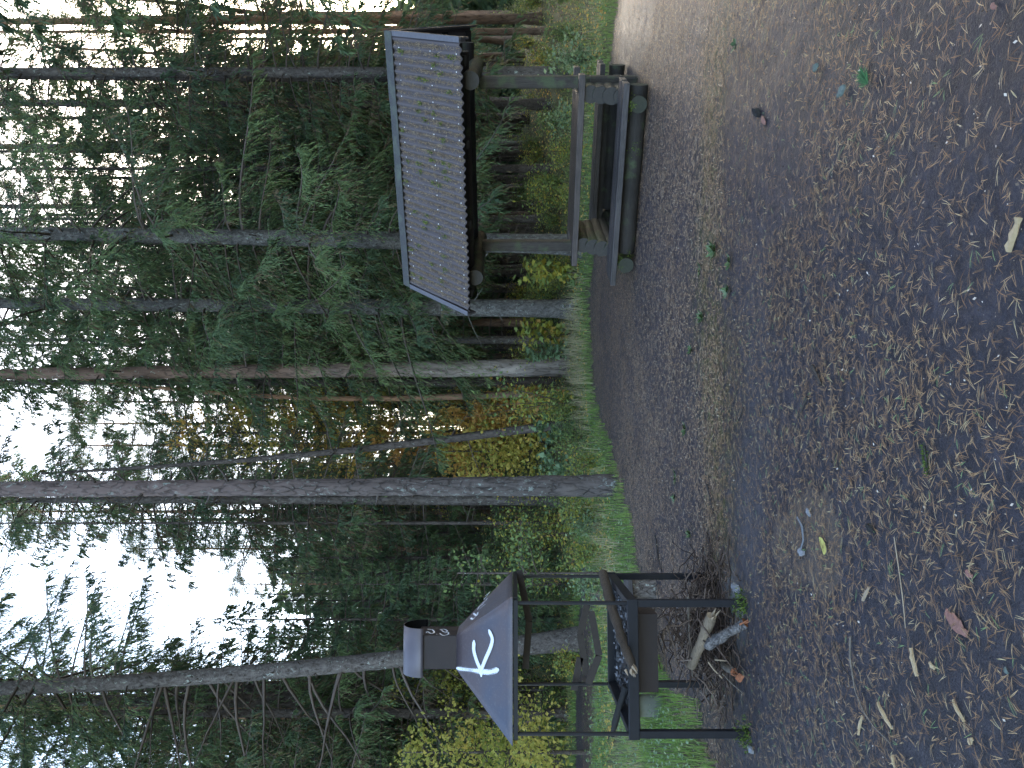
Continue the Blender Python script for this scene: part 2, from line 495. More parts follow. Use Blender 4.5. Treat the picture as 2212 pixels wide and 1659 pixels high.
def spruce_spray(mb, s, P, r, l, L, twig_sp, slen, swid, rng, tone, brown=0.12, wood=True, hang=1.05):
    nt = max(4, int(2 * L / twig_sp))
    st = rng.uniform(0.10, 1, nt) ** 0.85
    side = np.where(rng.random(nt) < .5, -1.0, 1.0)
    tb = np.stack([np.interp(st, s, P[:, k]) for k in range(3)], -1)
    tl = np.clip(0.36 * L * (1.08 - st) * rng.uniform(.2, 1.3, nt) * (.6 + .8 * rng.random(7)[(st * 6.99).astype(int)]), 0.09, 0.95)
    d = r[None] * rng.uniform(.45, .95, nt)[:, None] + l[None] * (side * rng.uniform(.35, .95, nt))[:, None] + UP * rng.uniform(-.55, .05, nt)[:, None]
    d = norm(d)
    J = max(4, int(0.62 / (slen * 0.42)))
    u = (np.arange(J) + 0.35)[None, :] / J + rng.uniform(-.4, .4, (nt, J)) / J
    hg = hang * rng.uniform(.1, 1.6, nt)
    pos = tb[:, None] + d[:, None] * (tl[:, None] * u)[..., None] - UP * (hg[:, None] * tl[:, None] * u ** 2)[..., None]
    tan = norm(d[:, None] - UP * (2 * hg[:, None] * u)[..., None])
    q = norm(np.cross(tan, UP + rng.normal(0, .35, (nt, J, 3))))
    sg = np.where((np.arange(J) % 2)[None, :] == 0, 1.0, -1.0) * rng.uniform(.12, .6, (nt, J))
    sdir = norm(tan * .85 + q * sg[..., None] + rng.normal(0, .12, (nt, J, 3)) - UP * .3)
    n = nt * J
    sdir = sdir.reshape(n, 3); pos = pos.reshape(n, 3)
    w = norm(np.cross(sdir, unit(n, rng)))
    ln = slen * rng.uniform(.7, 1.25, n)
    br = (rng.random(nt) < brown * (1.6 - st))[:, None] & np.ones((1, J), bool)
    tt = np.clip(tone + rng.normal(0, .07, (nt, 1)) + rng.normal(0, .05, (nt, J)) + .10 * (u - .5), 0.02, 0.8)
    tt = np.where(br, rng.uniform(.86, 1, (nt, J)), tt).reshape(n)
    mb.rhombi(pos, sdir, w, ln, swid * rng.uniform(.7, 1.2, n), 0, tt, 0.45)
    if wood:
        mb.tube(P, np.linspace(0.008 + 0.009 * L, 0.004, len(P)), 3, 1, False, tint=.5)

def spruce_crown(seed, z0, z1, rmax, nb, twig_sp, slen, swid, tone=(.2, .6), full=0.8, brown=.12, sag=(.15, .5), a=(-.15, .2), clear_top=False, curve=None):
    rng = np.random.default_rng(seed); mb = MB()
    for i in range(nb):
        tz_ = (i + rng.uniform(0, 1)) / nb
        tz_ = tz_ ** 1.1
        z = z0 + (z1 - z0) * tz_
        L = rmax * (1 - tz_) ** full * rng.uniform(.55, 1.1) + 0.18
        if tz_ < .12: L *= rng.uniform(.6, 1)
        base = np.array((0, 0, z)) if curve is None else curve(z)
        s, P, r, l = branch_path(base, rng.uniform(0, 2 * PI), L, rng.uniform(*a) + .25 * tz_, rng.uniform(*sag) * (1 - .6 * tz_), rng=rng)
        spruce_spray(mb, s, P, r, l, L, twig_sp, slen, swid, rng, rng.uniform(*tone), brown * (1.5 - tz_))
    return mb.mesh('spruce_crown')

def dead_branches(mb, rng, z0, z1, n, lmin, lmax, r0, droop=.4, curve=None, sub=4, az=None, rad=.012):
    for i in range(n):
        z = rng.uniform(z0, z1); L = rng.uniform(lmin, lmax)
        A = rng.uniform(0, 2 * PI) if az is None else rng.uniform(*az)
        b = np.array((0, 0, z)) if curve is None else curve(z)
        s, P, r, l = branch_path(b + r0 * .7 * np.array((math.cos(A), math.sin(A), 0)), A, L, rng.uniform(-.3, .3), rng.uniform(0, droop), 8, rng)
        P = P + rng.normal(0, .012 * L, P.shape) * s[:, None]
        mb.tube(P, np.linspace(rad * (0.5 + L * .5), .003, 8), 4, 0, False)
        for k in range(int(sub * L)):
            sb = rng.uniform(.25, .95)
            b2 = np.array([np.interp(sb, s, P[:, q]) for q in range(3)])
            dd = norm(r * rng.uniform(.2, .9) + l * rng.uniform(-1, 1) + UP * rng.uniform(-.7, .25))
            ll = rng.uniform(.12, .5) * (1.1 - sb) * min(L, 1.6)
            Q = b2 + dd * (np.linspace(0, 1, 4) * ll)[:, None] - UP * (np.linspace(0, 1, 4) ** 2 * ll * .2)[:, None]
            mb.tube(Q, np.linspace(.005, .002, 4), 3, 0, False)

def trunk_curve(h, lean=(0, 0), bend=(0, 0)):
    """horizontal drift of a trunk: linear lean plus a bow"""
    def f(z):
        t_ = z / h
        return np.array((lean[0] * t_ + bend[0] * math.sin(PI * min(1, t_ * 1.0)), lean[1] * t_ + bend[1] * math.sin(PI * min(1, t_)), z))
    return f

def trunk_mesh(mb, h, r0, r1, curve=None, sides=12, rings=30, amp=.006, freq=9, seed=0, flare=.35, ridge=None, flen=.22):
    z = np.concatenate(([-.15], np.linspace(0, 1, rings) ** 1.2 * h))
    P = np.array([(0, 0, q) for q in z]) if curve is None else np.array([curve(max(q, -0.15)) for q in z])
    t_ = np.clip(z / h, 0, 1)
    rad = r0 + (r1 - r0) * t_
    rad = rad * (1 + flare * np.exp(-np.maximum(z, 0) / flen))
    mb.tube(P, rad, sides, 0, True, amp=amp, freq=freq, seed=seed, ridge=ridge)

def pine_crown(seed, z0, z1, rmax, nb, clumps, nneed, nlen=.14, curve=None):
    rng = np.random.default_rng(seed); mb = MB()
    for i in range(nb):
        tt = rng.uniform(0, 1); z = z0 + (z1 - z0) * tt
        L = rmax * (1 - .65 * tt) * rng.uniform(.4, 1.05) + .2
        b = np.array((0, 0, z)) if curve is None else curve(z)
        s, P, r, l = branch_path(b, rng.uniform(0, 2 * PI), L, rng.uniform(-.05, .5), rng.uniform(0, .4), 8, rng)
        P = P + rng.normal(0, .04 * L, P.shape) * s[:, None]
        mb.tube(P, np.linspace(.014 * L + .008, .005, 8), 4, 1, False)
        for k in range(clumps):
            sb = rng.uniform(.35, 1)
            c = np.array([np.interp(sb, s, P[:, q]) for q in range(3)]) + rng.normal(0, .16, 3) * (.4 + L * .3)
            n = nneed
            d = norm(unit(n, rng) + UP * .35)
            base = c + rng.normal(0, .085, (n, 3))
            mb.rhombi(base, d, norm(np.cross(d, unit(n, rng))), nlen * rng.uniform(.6, 1.2, n), nlen * .14, 0, np.clip(rng.uniform(.1, .9) + rng.normal(0, .12, n), 0, 1), .4)
    return mb.mesh('pine_crown')

def leaf_crown(seed, z0, z1, rmax, nb, per, size, curve=None, tone=(0, 1), spread=.22, upb=.6):
    rng = np.random.default_rng(seed); mb = MB()
    for i in range(nb):
        tt = rng.uniform(0, 1); z = z0 + (z1 - z0) * tt
        L = rmax * (1 - .7 * tt) * rng.uniform(.4, 1.1) + .15
        b = np.array((0, 0, z)) if curve is None else curve(z)
        s, P, r, l = branch_path(b, rng.uniform(0, 2 * PI), L, rng.uniform(.1, upb), rng.uniform(0, .5), 8, rng)
        P = P + rng.normal(0, .04 * L, P.shape) * s[:, None]
        mb.tube(P, np.linspace(.007 * L + .004, .002, 8), 3, 1, False)
        n = int(per * L)
        sb = rng.uniform(.2, 1.02, n)
        c = np.stack([np.interp(sb, s, P[:, q]) for q in range(3)], -1) + rng.normal(0, spread, (n, 3)) * (.25 + .5 * L)
        d = norm(unit(n, rng) - UP * .35)
        sz = size * rng.uniform(.6, 1.3, n)
        tn = np.clip(rng.uniform(*tone) + rng.normal(0, .13, n), 0, 1)
        mb.rhombi(c, d, norm(np.cross(d, unit(n, rng))), sz, sz * .75, 0, tn, .5, .15)
    return mb.mesh('leaf_crown')

def maple_leaf(n_=0):
    a = [(0, -.5), (.10, -.22), (.42, -.30), (.34, -.12), (.55, .10), (.27, .12), (.22, .28), (0, .55)]
    pts = a + [(-x, y) for x, y in a[-2:0:-1]]
    return np.array([(x, y, 0.06 * abs(x)) for x, y in pts])

def shrub_mesh(seed, h, spread, nstem, nleaf, size, tone, maple=False, slim=.7, low=.15):
    """stems fanning from the root with leaves along them"""
    rng = np.random.default_rng(seed); mb = MB()
    for i in range(nstem):
        A = rng.uniform(0, 2 * PI); lean = rng.uniform(.05, 1) * spread
        hh = h * rng.uniform(.55, 1.05)
        s = np.linspace(0, 1, 8)
        P = np.stack((math.cos(A) * lean * s ** 1.5, math.sin(A) * lean * s ** 1.5, hh * s), -1) + rng.normal(0, .015, (8, 3)) * s[:, None]
        mb.tube(P, np.linspace(.006, .002, 8), 3, 1, False)
        n = nleaf
        sb = rng.uniform(low, 1.02, n)
        c = np.stack([np.interp(sb, s, P[:, q]) for q in range(3)], -1)
        out = norm(rng.normal(size=(n, 3)) * np.array((1, 1, .4)))
        c = c + out * rng.uniform(.02, .16, (n, 1)) * (h + .2)
        d = norm(out + UP * rng.uniform(-.7, .3, (n, 1)))
        nrm = norm(UP + rng.normal(0, .55, (n, 3)))
        w = norm(np.cross(d, nrm)); sz = size * rng.uniform(.6, 1.3, n)
        tn = np.clip(rng.uniform(*tone) + rng.normal(0, .12, n), 0, 1)
        if maple:
            ml = maple_leaf(); k = len(ml)
            V = c[:, None] + (ml[None, :, 0:1] * w[:, None] + ml[None, :, 1:2] * d[:, None] + ml[None, :, 2:3] * np.cross(w, d)[:, None]) * sz[:, None, None]
            mb.add(V.reshape(-1, 3), np.arange(n * k).reshape(n, k), 0, tn)
        else:
            mb.rhombi(c, d, w, sz, sz * slim, 0, tn, .45, .15)
    return mb.mesh('shrub_leaves')

# ---- crowns and trunks shared between trees of a kind
def with_mats(me, *mats):
    for m in mats: me.materials.append(m)
    return me

CR = {}
CR['near_a'] = with_mats(spruce_crown(101, 3.0, 20, 3.7, 135, .088, .11, .0175, (.25, .75), .55, .14, (.3, .75)), M_needle, M_twig)
CR['near_b'] = with_mats(spruce_crown(102, 4.2, 19, 3.2, 115, .092, .11, .0175, (.22, .7), .55, .18, (.25, .65)), M_needle, M_twig)
CR['high'] = with_mats(spruce_crown(113, 9.8, 20, 3.8, 100, .09, .12, .022, (.1, .5), .5, .2, (.2, .5)), M_needle, M_twig)
CR['slim'] = with_mats(spruce_crown(114, 5.0, 18, 1.9, 95, .09, .12, .021, (.3, .8), .4, .1, (.4, .9)), M_needle, M_twig)
CR['mid_a'] = with_mats(spruce_crown(103, 2.4, 18, 3.0, 115, .12, .13, .025, (.18, .66), .5, .2, (.2, .5)), M_needle, M_twig)
CR['mid_b'] = with_mats(spruce_crown(104, 3.6, 20, 2.8, 115, .12, .13, .025, (.16, .64), .5, .25, (.2, .5)), M_needle, M_twig)
CR['young'] = with_mats(spruce_crown(105, .4, 8.9, 2.2, 105, .12, .125, .03, (.15, .55), .85, .05, (.05, .35)), M_needle, M_twig)
CR['far'] = with_mats(spruce_crown(106, 1.5, 18, 2.6, 95, .17, .17, .037, (.1, .55), .8, .12, (.2, .5)), M_needle, M_twig)
CR['pine'] = with_mats(pine_crown(107, 9.5, 19, 3.0, 42, 7, 46), M_pine_needle, M_twig)
CR['airy'] = with_mats(pine_crown(121, 6.5, 22, 3.4, 110, 8, 36, .15), M_pine_needle, M_twig)
CR['pine_b'] = with_mats(pine_crown(108, 7, 17, 2.2, 40, 6, 46), M_pine_needle, M_twig)

def std_trunk(seed, h, r0, r1, mat, dead=(0.8, 4.5, 16, .3, 1.1)):
    mb = MB(); trunk_mesh(mb, h, r0, r1, None, 10, 26, .008, 7, seed)
    tm = with_mats(mb.mesh('trunk'), mat)
    dm = None
    if dead:
        m2 = MB(); dead_branches(m2, np.random.default_rng(seed), dead[0], dead[1], dead[2], dead[3], dead[4], r0, sub=2.5)
        dm = with_mats(m2.mesh('dead_branches'), M_twig)
    return tm, dm

KINDS = {
    'spruce_dark': (std_trunk(1, 19, .15, .03, M_bark_dark, (1.0, 6.0, 26, .4, 1.5)), 'mid_a', 'spruce'),
    'spruce_grey': (std_trunk(2, 20, .14, .03, M_bark_mid, (0.8, 7.0, 30, .4, 1.5)), 'mid_b', 'spruce'),
    'spruce_far': (std_trunk(3, 18.5, .14, .02, M_bark_dark, None), 'far', 'spruce'),
    'pine_tall': (std_trunk(4, 19, .15, .05, M_bark_red, (4, 10, 10, .3, 1.2)), 'pine', 'pine'),
    'pine_slim': (std_trunk(5, 17.5, .11, .03, M_bark_red, (3, 8, 12, .3, 1.2)), 'pine_b', 'pine'),
    'pine_airy': (std_trunk(8, 22, .15, .03, M_bark_red, (3, 9, 14, .4, 1.6)), 'airy', 'pine'),
    'young': (std_trunk(6, 9.0, .075, .006, M_bark_dark, None), 'young', 'spruce'),
}
PROTO = {}
def tree_of(kind, name, label, x, y, rz=0., scale=1., group=None, cat=None):
    z = tz(x, y)
    if kind in PROTO:
        r = copy_tree(PROTO[kind], (x, y, z), rz, scale, label, None)
        if 'group' in r: del r['group']
        if group: r['group'] = group
        r.name = name
        for c in r.children: pass
        return r
    (tm, dm), cr, c_ = KINDS[kind]
    r = thing(name, label, 'tree', (x, y, z), rz, group, scale)
    link('trunk', tm, r); link('crown', CR[cr], r)
    if dm: link('dead_branches', dm, r, 'stuff')
    PROTO[kind] = r
    return r

# ---- the named trees near the clearing
def own_tree(name, label, base, h, r0, r1, mat, lean=(0, 0), bend=(0, 0), sides=18, rings=60, crown=None, crot=0, cscale=1, dead=None, seed=1, amp=.008, freq=9, stub=None, flare=.35, ridge=None, deadmat=None, flen=.22):
    base = Vector((base[0], base[1], tz(base[0], base[1])))
    t_ = thing(name, label, 'tree', base)
    cv = trunk_curve(h, lean, bend)
    mb = MB(); trunk_mesh(mb, h, r0, r1, cv, sides, rings, amp, freq, seed, flare, ridge, flen)
    mb.obj('trunk', [mat, M_bark_dark], t_)
    if stub:
        rng = np.random.default_rng(seed + 40)
        for i in range(stub[0]):
            z = rng.uniform(stub[1], stub[2]); A = rng.uniform(0, 2 * PI)
            rr = r0 + (r1 - r0) * z / h
            b = cv(z) + np.array((math.cos(A), math.sin(A), 0)) * rr * .8
            L = rng.uniform(.08, stub[3])
            d = norm(np.array((math.cos(A), math.sin(A), rng.uniform(-.2, .6))))
            P = b + d * (np.linspace(0, 1, 4) * L)[:, None] + UP * (np.linspace(0, 1, 4)[:, None] ** 2) * L * .3
            MB().tube(P, np.linspace(.022, .009, 4), 5, 0, True).obj('branch_stub', M_bark_dark, t_)
    if crown:
        c = link('crown', crown, t_); c.rotation_euler = (0, 0, crot); c.scale = (cscale,) * 3
        m = cv(h * .45); c.location = (m[0], m[1], 0)
    if dead:
        if len(dead) > 7:
            rg_ = np.random.default_rng(seed + 9)
            for i in range(dead[2]):
                m2 = MB(); dead_branches(m2, rg_, dead[0], dead[1], 1, *dead[3:7], curve=cv, **dead[7])
                m2.obj('branch', deadmat or M_twig, t_)
            return t_
        m2 = MB(); dead_branches(m2, np.random.default_rng(seed + 9), *dead[:7], curve=cv)
        m2.obj('dead_branches', deadmat or M_twig, t_, 'stuff')
    return t_

def base_xy(Y, d): return ((829.5 - Y) / 1600 * d, d)

own_tree('pine_tree', 'big lichen-spotted pine trunk standing alone at the clearing edge, between grill and shelter', base_xy(1049, 11.35), 21, .142, .09, M_bark_pine,
         lean=(-.12, 0), sides=56, rings=240, amp=.011, freq=11, seed=3, stub=(34, 3.2, 12, .3), ridge=22,
         crown=with_mats(pine_crown(109, 13.5, 22, 3.2, 42, 7, 50), M_pine_needle, M_twig), flare=.27, flen=1.5)
own_tree('spruce_tree', 'leaning spruce trunk rising behind the chimney of the grill', base_xy(1380, 16.2), 20, .195, .12, M_bark_mid,
         lean=(-1.2, 0), bend=(-.35, 0), sides=30, rings=110, seed=5, amp=.008, freq=12, crown=CR['high'], crot=.4, flare=.4, flen=.9, stub=(40, 2, 11, .12),
         dead=(2.6, 10.5, 26, 1.2, 3.2, .2, .65, dict(az=(PI * .75, PI * 1.3), rad=.024, sub=3)))
own_tree('spruce_tree', 'pale lichen-covered spruce trunk directly behind the left post of the shelter', base_xy(529, 15.8), 21, .215, .065, M_bark_grey,
         lean=(.35, 0), bend=(.05, 0), sides=30, rings=120, seed=6, amp=.007, freq=14, crown=CR['near_a'], crot=1.0, cscale=1.05, stub=(40, 1.5, 12, .22),
         dead=(2.4, 9, 14, .25, .9, .2, .4), deadmat=M_deadtwig)
own_tree('spruce_tree', 'straight grey spruce trunk just past the left end of the shelter roof', base_xy(667, 17.2), 21, .21, .08, M_bark_grey,
         lean=(.2, 0), sides=26, rings=90, seed=7, amp=.007, freq=14, crown=CR['near_a'], crot=2.9, cscale=1.0,
         dead=(1.6, 6.5, 26, .25, 1.0, .19, .5), deadmat=M_deadtwig)
own_tree('pine_tree', 'thick flaky-barked pine with pale lit bark left of the shelter', base_xy(793, 18.2), 20, .225, .09, M_bark_peel,
         lean=(-.25, 0), sides=34, rings=120, seed=8, amp=.016, freq=7, ridge=14, crown=CR['slim'], crot=2.0, cscale=1.0, dead=(3.5, 8, 12, .4, 1.6, .22, .5))
own_tree('spruce_tree', 'slim dark trunk half hidden right behind the flaky-barked pine', base_xy(826, 20.5), 19, .13, .05, M_bark_dark, sides=16, rings=40, seed=9, crown=CR['mid_b'], crot=.3, dead=(2, 6, 14, .3, 1.2, .12, .5))
own_tree('young_tree', 'thin bowed reddish trunk curving beside the flaky-barked pine', base_xy(846, 19.6), 14, .10, .03, M_bark_red, lean=(.5, 0), bend=(-.4, 0), sides=12, rings=40, seed=10)
own_tree('leaning_tree', 'slender dark trunk leaning left in front of the orange leaves', base_xy(915, 18.0), 13, .115, .03, M_bark_dark, lean=(-1.25, .3), bend=(-.15, 0), sides=14, rings=50, seed=11,
         dead=(1.6, 8, 16, .8, 2.2, .1, .5))
own_tree('young_tree', 'pole-thin straight dark stem left of the big pine', base_xy(1130, 19.0), 15, .055, .02, M_bark_dark, sides=8, rings=30, seed=12, dead=(1.5, 8, 24, .3, 1.2, .05, .4))
own_tree('pine_tree', 'orange-lit pine trunk at the far left edge of the wood', base_xy(1541, 23.0), 20, .25, .14, M_bark_red, lean=(.1, 0), sides=20, rings=50, seed=13, crown=CR['pine'], crot=.6)
own_tree('spruce_tree', 'stout dark trunk seen between the legs of the grill, left one', base_xy(1513, 19.5), 18, .24, .1, M_bark_dark, sides=18, rings=40, seed=14, crown=CR['mid_a'], crot=1.3, dead=(.5, 5, 26, .5, 1.8, .22, .5))
own_tree('spruce_tree', 'grey spruce trunk behind the right post of the shelter', base_xy(158, 17.5), 20, .15, .06, M_bark_mid, lean=(.05, 0), sides=20, rings=70, seed=15, crown=CR['mid_b'], crot=4.4, cscale=1.0, dead=(2, 9, 24, .4, 1.8, .13, .5))
own_tree('pine_tree', 'brownish pine trunk at the far right edge, lit by the low sun', base_xy(41, 23.0), 20, .15, .08, M_bark_red, lean=(-.1, 0), sides=16, rings=50, seed=16, crown=CR['pine_b'], crot=.5, dead=(3, 10, 20, .4, 1.6, .13, .4))
own_tree('pine_tree', 'thin pine leaning right, near the far right edge', base_xy(96, 27.0), 18, .12, .05, M_bark_red, lean=(2.1, 0), sides=12, rings=40, seed=17, crown=CR['pine_b'], crot=2.5, dead=(4, 10, 16, .4, 1.4, .1, .4))
own_tree('pine_tree', 'slim crooked pine between two straighter trunks near the far right edge', base_xy(118, 30.0), 19, .12, .05, M_bark_red, lean=(.3, 0), bend=(-.3, 0), sides=12, rings=40, seed=18, crown=CR['pine'], crot=1.5)
own_tree('spruce_tree', 'grey trunk framed by the shelter posts, first from the right post', base_xy(317, 25.5), 20, .20, .08, M_bark_grey, sides=20, rings=50, seed=19, crown=CR['mid_a'], crot=.9, cscale=1.1, dead=(2.5, 6, 14, .4, 1.4, .17, .4))
own_tree('spruce_tree', 'slim grey trunk framed by the shelter posts, second from the right post', base_xy(384, 25.0), 17, .10, .04, M_bark_mid, sides=14, rings=40, seed=20, crown=CR['mid_b'], crot=3.9, dead=(2.5, 6, 10, .4, 1.2, .09, .4))
own_tree('young_tree', 'pencil-thin dark stem in the middle of the shelter opening', base_xy(417, 26.0), 12, .045, .02, M_bark_dark, sides=8, rings=24, seed=21)
own_tree('pine_tree', 'dark pine trunk framed by the shelter posts, third stout one from the right', base_xy(446, 25.5), 19, .15, .07, M_bark_dark, sides=18, rings=50, seed=22, crown=CR['pine'], crot=2.2)
own_tree('pine_tree', 'reddish slim trunk close beside the dark pine in the shelter opening', base_xy(464, 28.0), 18, .11, .05, M_bark_red, sides=14, rings=40, seed=23, crown=CR['pine_b'], crot=3.2)
own_tree('spruce_tree', 'dark trunk in the shelter opening nearest the left post', base_xy(496, 24.5), 19, .165, .07, M_bark_dark, sides=18, rings=50, seed=24, crown=CR['mid_b'], crot=5.1, dead=(2.5, 6, 14, .4, 1.4, .15, .4))
own_tree('pine_tree', 'red-tinged slim trunk behind the straight grey spruce', base_xy(697, 23.0), 19, .13, .06, M_bark_red, sides=14, rings=40, seed=25, crown=CR['mid_a'], crot=1.1, dead=(1.2, 6, 30, .4, 1.4, .12, .5))

tree_of('young', 'young_spruce', 'young dark spruce with its pointed tip against the sky, right of the chimney', base_xy(1338, 19.0)[0], 19.0, .5, 1.0)
tree_of('young', 'young_spruce', 'bushy young spruce between the big pine and the pointed young spruce', *base_xy(1205, 22.0), 2.1, .95)
tree_of('young', 'young_spruce', 'short young spruce in the gap of yellow leaves, right of the big pine', *base_xy(985, 21.0), 4.0, .42)
tree_of('young', 'young_spruce', 'young spruce close behind the right half of the hood, its foliage darkest', *base_xy(1262, 17.5), 3.1, .62)
tree_of('young', 'young_spruce', 'young spruce at the left edge of the picture beyond the grill', *base_xy(1640, 18.5), 1.1, 1.0)
tree_of('pine_tall', 'pine_tree', 'airy sunlit pine with an orange stem, in the sky gap left of the big pine', *base_xy(1122, 33.0), 1.0, .93)
tree_of('pine_slim', 'pine_tree', 'slim pine standing just left of the airy sunlit pine', *base_xy(1180, 38.0), 2.0, .9)

tree_of('pine_airy', 'pine_tree', 'wide airy pine close left of the big pine, sky showing through its crown', *base_xy(1105, 29.0), 1.0, .95)
tree_of('pine_airy', 'pine_tree', 'grey-green airy pine in the middle of the sky gap, left of the wide airy pine', *base_xy(1185, 35.0), 2.6, .85)
tree_of('pine_airy', 'pine_tree', 'lowest airy pine in the sky gap, nearest the leaning spruce', *base_xy(1262, 40.0), 4.1, .72)
tree_of('pine_airy', 'pine_tree', 'airy pine rising behind the yellow birches', *base_xy(915, 36.0), 5.2, 1.0)
tree_of('pine_airy', 'pine_tree', 'thin-crowned airy pine between the yellow birches and the big pine', *base_xy(1002, 40.0), .7, .95)

tree_of('pine_airy', 'pine_tree', 'airy pine with its crown behind the slim bowed trunk', *base_xy(868, 32.0), 2.2, .9)
tree_of('pine_airy', 'pine_tree', 'airy pine straight behind the upper stem of the slender leaning trunk', *base_xy(962, 31.0), 3.7, .88)
rngo = np.random.default_rng(19)  # unseen spruces added right of the view to keep low sun off the clearing
for i in range(16):
    a_ = math.radians(37 + 24 * (i + rngo.random()) / 16); d_ = 12.5 + 17 * ((i * 7) % 16) / 16
    tree_of(('spruce_dark', 'spruce_grey')[i % 2], 'spruce_tree', 'unseen spruce of the same wood, added beyond the right edge to block the sun', d_ * math.sin(a_), d_ * math.cos(a_), i * 1.7, 1.0 + .2 * rngo.random(), 'unseen sun-blocking spruces beyond the right edge')

# long hanging sprays low on the near spruces
def hanging(name, label, anchor, az, L, seed, n=3, tone=(.5, .75)):
    pass

# ---- the deeper wood
placed = []
def free(x, y, r=1.6):
    return all((x - a) ** 2 + (y - b) ** 2 > r * r for a, b in placed)
rng = np.random.default_rng(77)
LAB = {'spruce_dark': 'dark spruce deep in the wood', 'spruce_grey': 'slim grey spruce deep in the wood',
       'spruce_far': 'distant spruce', 'pine_tall': 'tall distant red pine', 'pine_slim': 'slim distant red pine'}
deep = []
cnt = 0; tries = 0
while cnt < 200 and tries < 12000:
    tries += 1
    az = math.radians(rng.uniform(-36, 36)); d = 19 + 36 * rng.random() ** 1.05
    x, y = d * math.sin(az), d * math.cos(az)
    Y = 829.5 - 1600 * x / y
    gap_sky = 1085 < Y < 1475
    gap_yel = 838 < Y < 1035
    gap_right = Y < 125
    if d < 27 and rng.random() < .42: continue
    if gap_sky and (y < 26 or rng.random() < .25): continue
    if gap_yel and (y < 34 or rng.random() < .85): continue
    if gap_right and rng.random() < .72: continue
    if not free(x, y, 1.7): continue
    placed.append((x, y))
    if gap_sky: k = rng.choice(['spruce_dark', 'spruce_far']); sc = y * rng.uniform(.26, .37) / 18.5
    elif gap_yel: k = rng.choice(['spruce_far', 'spruce_grey']); sc = y * rng.uniform(.10, .19) / 18.5
    elif gap_right: k = rng.choice(['pine_slim', 'pine_tall']); sc = rng.uniform(.8, 1.05)
    elif y > 38: k = rng.choice(['spruce_far'] * 6 + ['pine_tall']); sc = rng.uniform(1.0, 1.35)
    else: k = rng.choice(['spruce_dark', 'spruce_dark', 'spruce_grey', 'spruce_grey', 'spruce_grey', 'spruce_far']); sc = rng.uniform(.8, 1.2)
    deep.append((Y, y, str(k), x, rng.uniform(0, 6.28), sc))
    cnt += 1

MARK = [(1659, 'left edge of the picture'), (1440, 'leaning spruce trunk'), (1050, 'big lone pine'), (800, 'flaky-barked pine'),
        (664, 'straight grey spruce'), (515, 'pale lichen-covered spruce'), (158, 'right post of the shelter')]
ORD = ['nearest', 'second', 'third', 'fourth', 'fifth', 'sixth', 'seventh', 'eighth', 'ninth', 'tenth', 'eleventh', 'twelfth', 'thirteenth', 'fourteenth',
       'fifteenth', 'sixteenth', 'seventeenth', 'eighteenth', 'nineteenth', 'twentieth'] + ['twenty-' + w for w in ('first', 'second', 'third', 'fourth', 'fifth', 'sixth', 'seventh', 'eighth', 'ninth')]
def place_label(desc, Y, seen):
    mk = [m for m in MARK if m[0] >= Y] or [MARK[0]]
    m = min(mk, key=lambda q: q[0] - Y); k = (desc, m[1]); seen[k] = seen.get(k, 0) + 1
    return '%s, %s right of the %s' % (desc, ORD[seen[k] - 1], m[1])
seen = {}
for Y, y, k, x, rz_, sc in sorted(deep, key=lambda q: -q[0]):
    tree_of(k, 'pine_tree' if 'pine' in k else 'spruce_tree', place_label(LAB[k], Y, seen), x, y, rz_, sc, 'trees of the deep wood')

# far wood as one mass behind everything
fw = MB(); rngf = np.random.default_rng(5)
for i in range(210):
    az = math.radians(rngf.uniform(-44, 44)); d = rngf.uniform(58, 92)
    x, y = d * math.sin(az), d * math.cos(az); Y = 829.5 - 1600 * x / y
    H = rngf.uniform(17, 27)
    if 1060 < Y < 1480: H = d * rngf.uniform(.2, .33)
    elif 835 < Y < 1035: H = d * rngf.uniform(.08, .17)
    elif Y < 120: H = rngf.uniform(8, 13)
    z0 = tz(x, y)
    n = int(55 * H)
    tt = rngf.random(n) ** 1.3; A = rngf.uniform(0, 2 * PI, n)
    rr = (1 - tt) ** .8 * H * .17 * rngf.uniform(.3, 1.1, n) + .1
    c = np.stack((x + rr * np.cos(A), y + rr * np.sin(A), z0 + .8 + tt * (H - .8) - rr * .3), -1)
    dd = norm(np.stack((np.cos(A), np.sin(A), np.full(n, -.7)), -1) + rngf.normal(0, .3, (n, 3)))
    fw.rhombi(c, dd, norm(np.cross(dd, unit(n, rngf))), rngf.uniform(.6, 1.1, n), .38, 0, np.clip(rngf.uniform(.1, .6) + rngf.normal(0, .08, n), 0, .8), .45)
    fw.tube([(x, y, z0), (x, y, z0 + H)], [.14, .02], 5, 1, False)
o = fw.obj('far_wood', [M_needle, M_bark_dark], None, 'stuff')
tag(o, 'dark mass of distant conifers closing off the wood', 'woods')

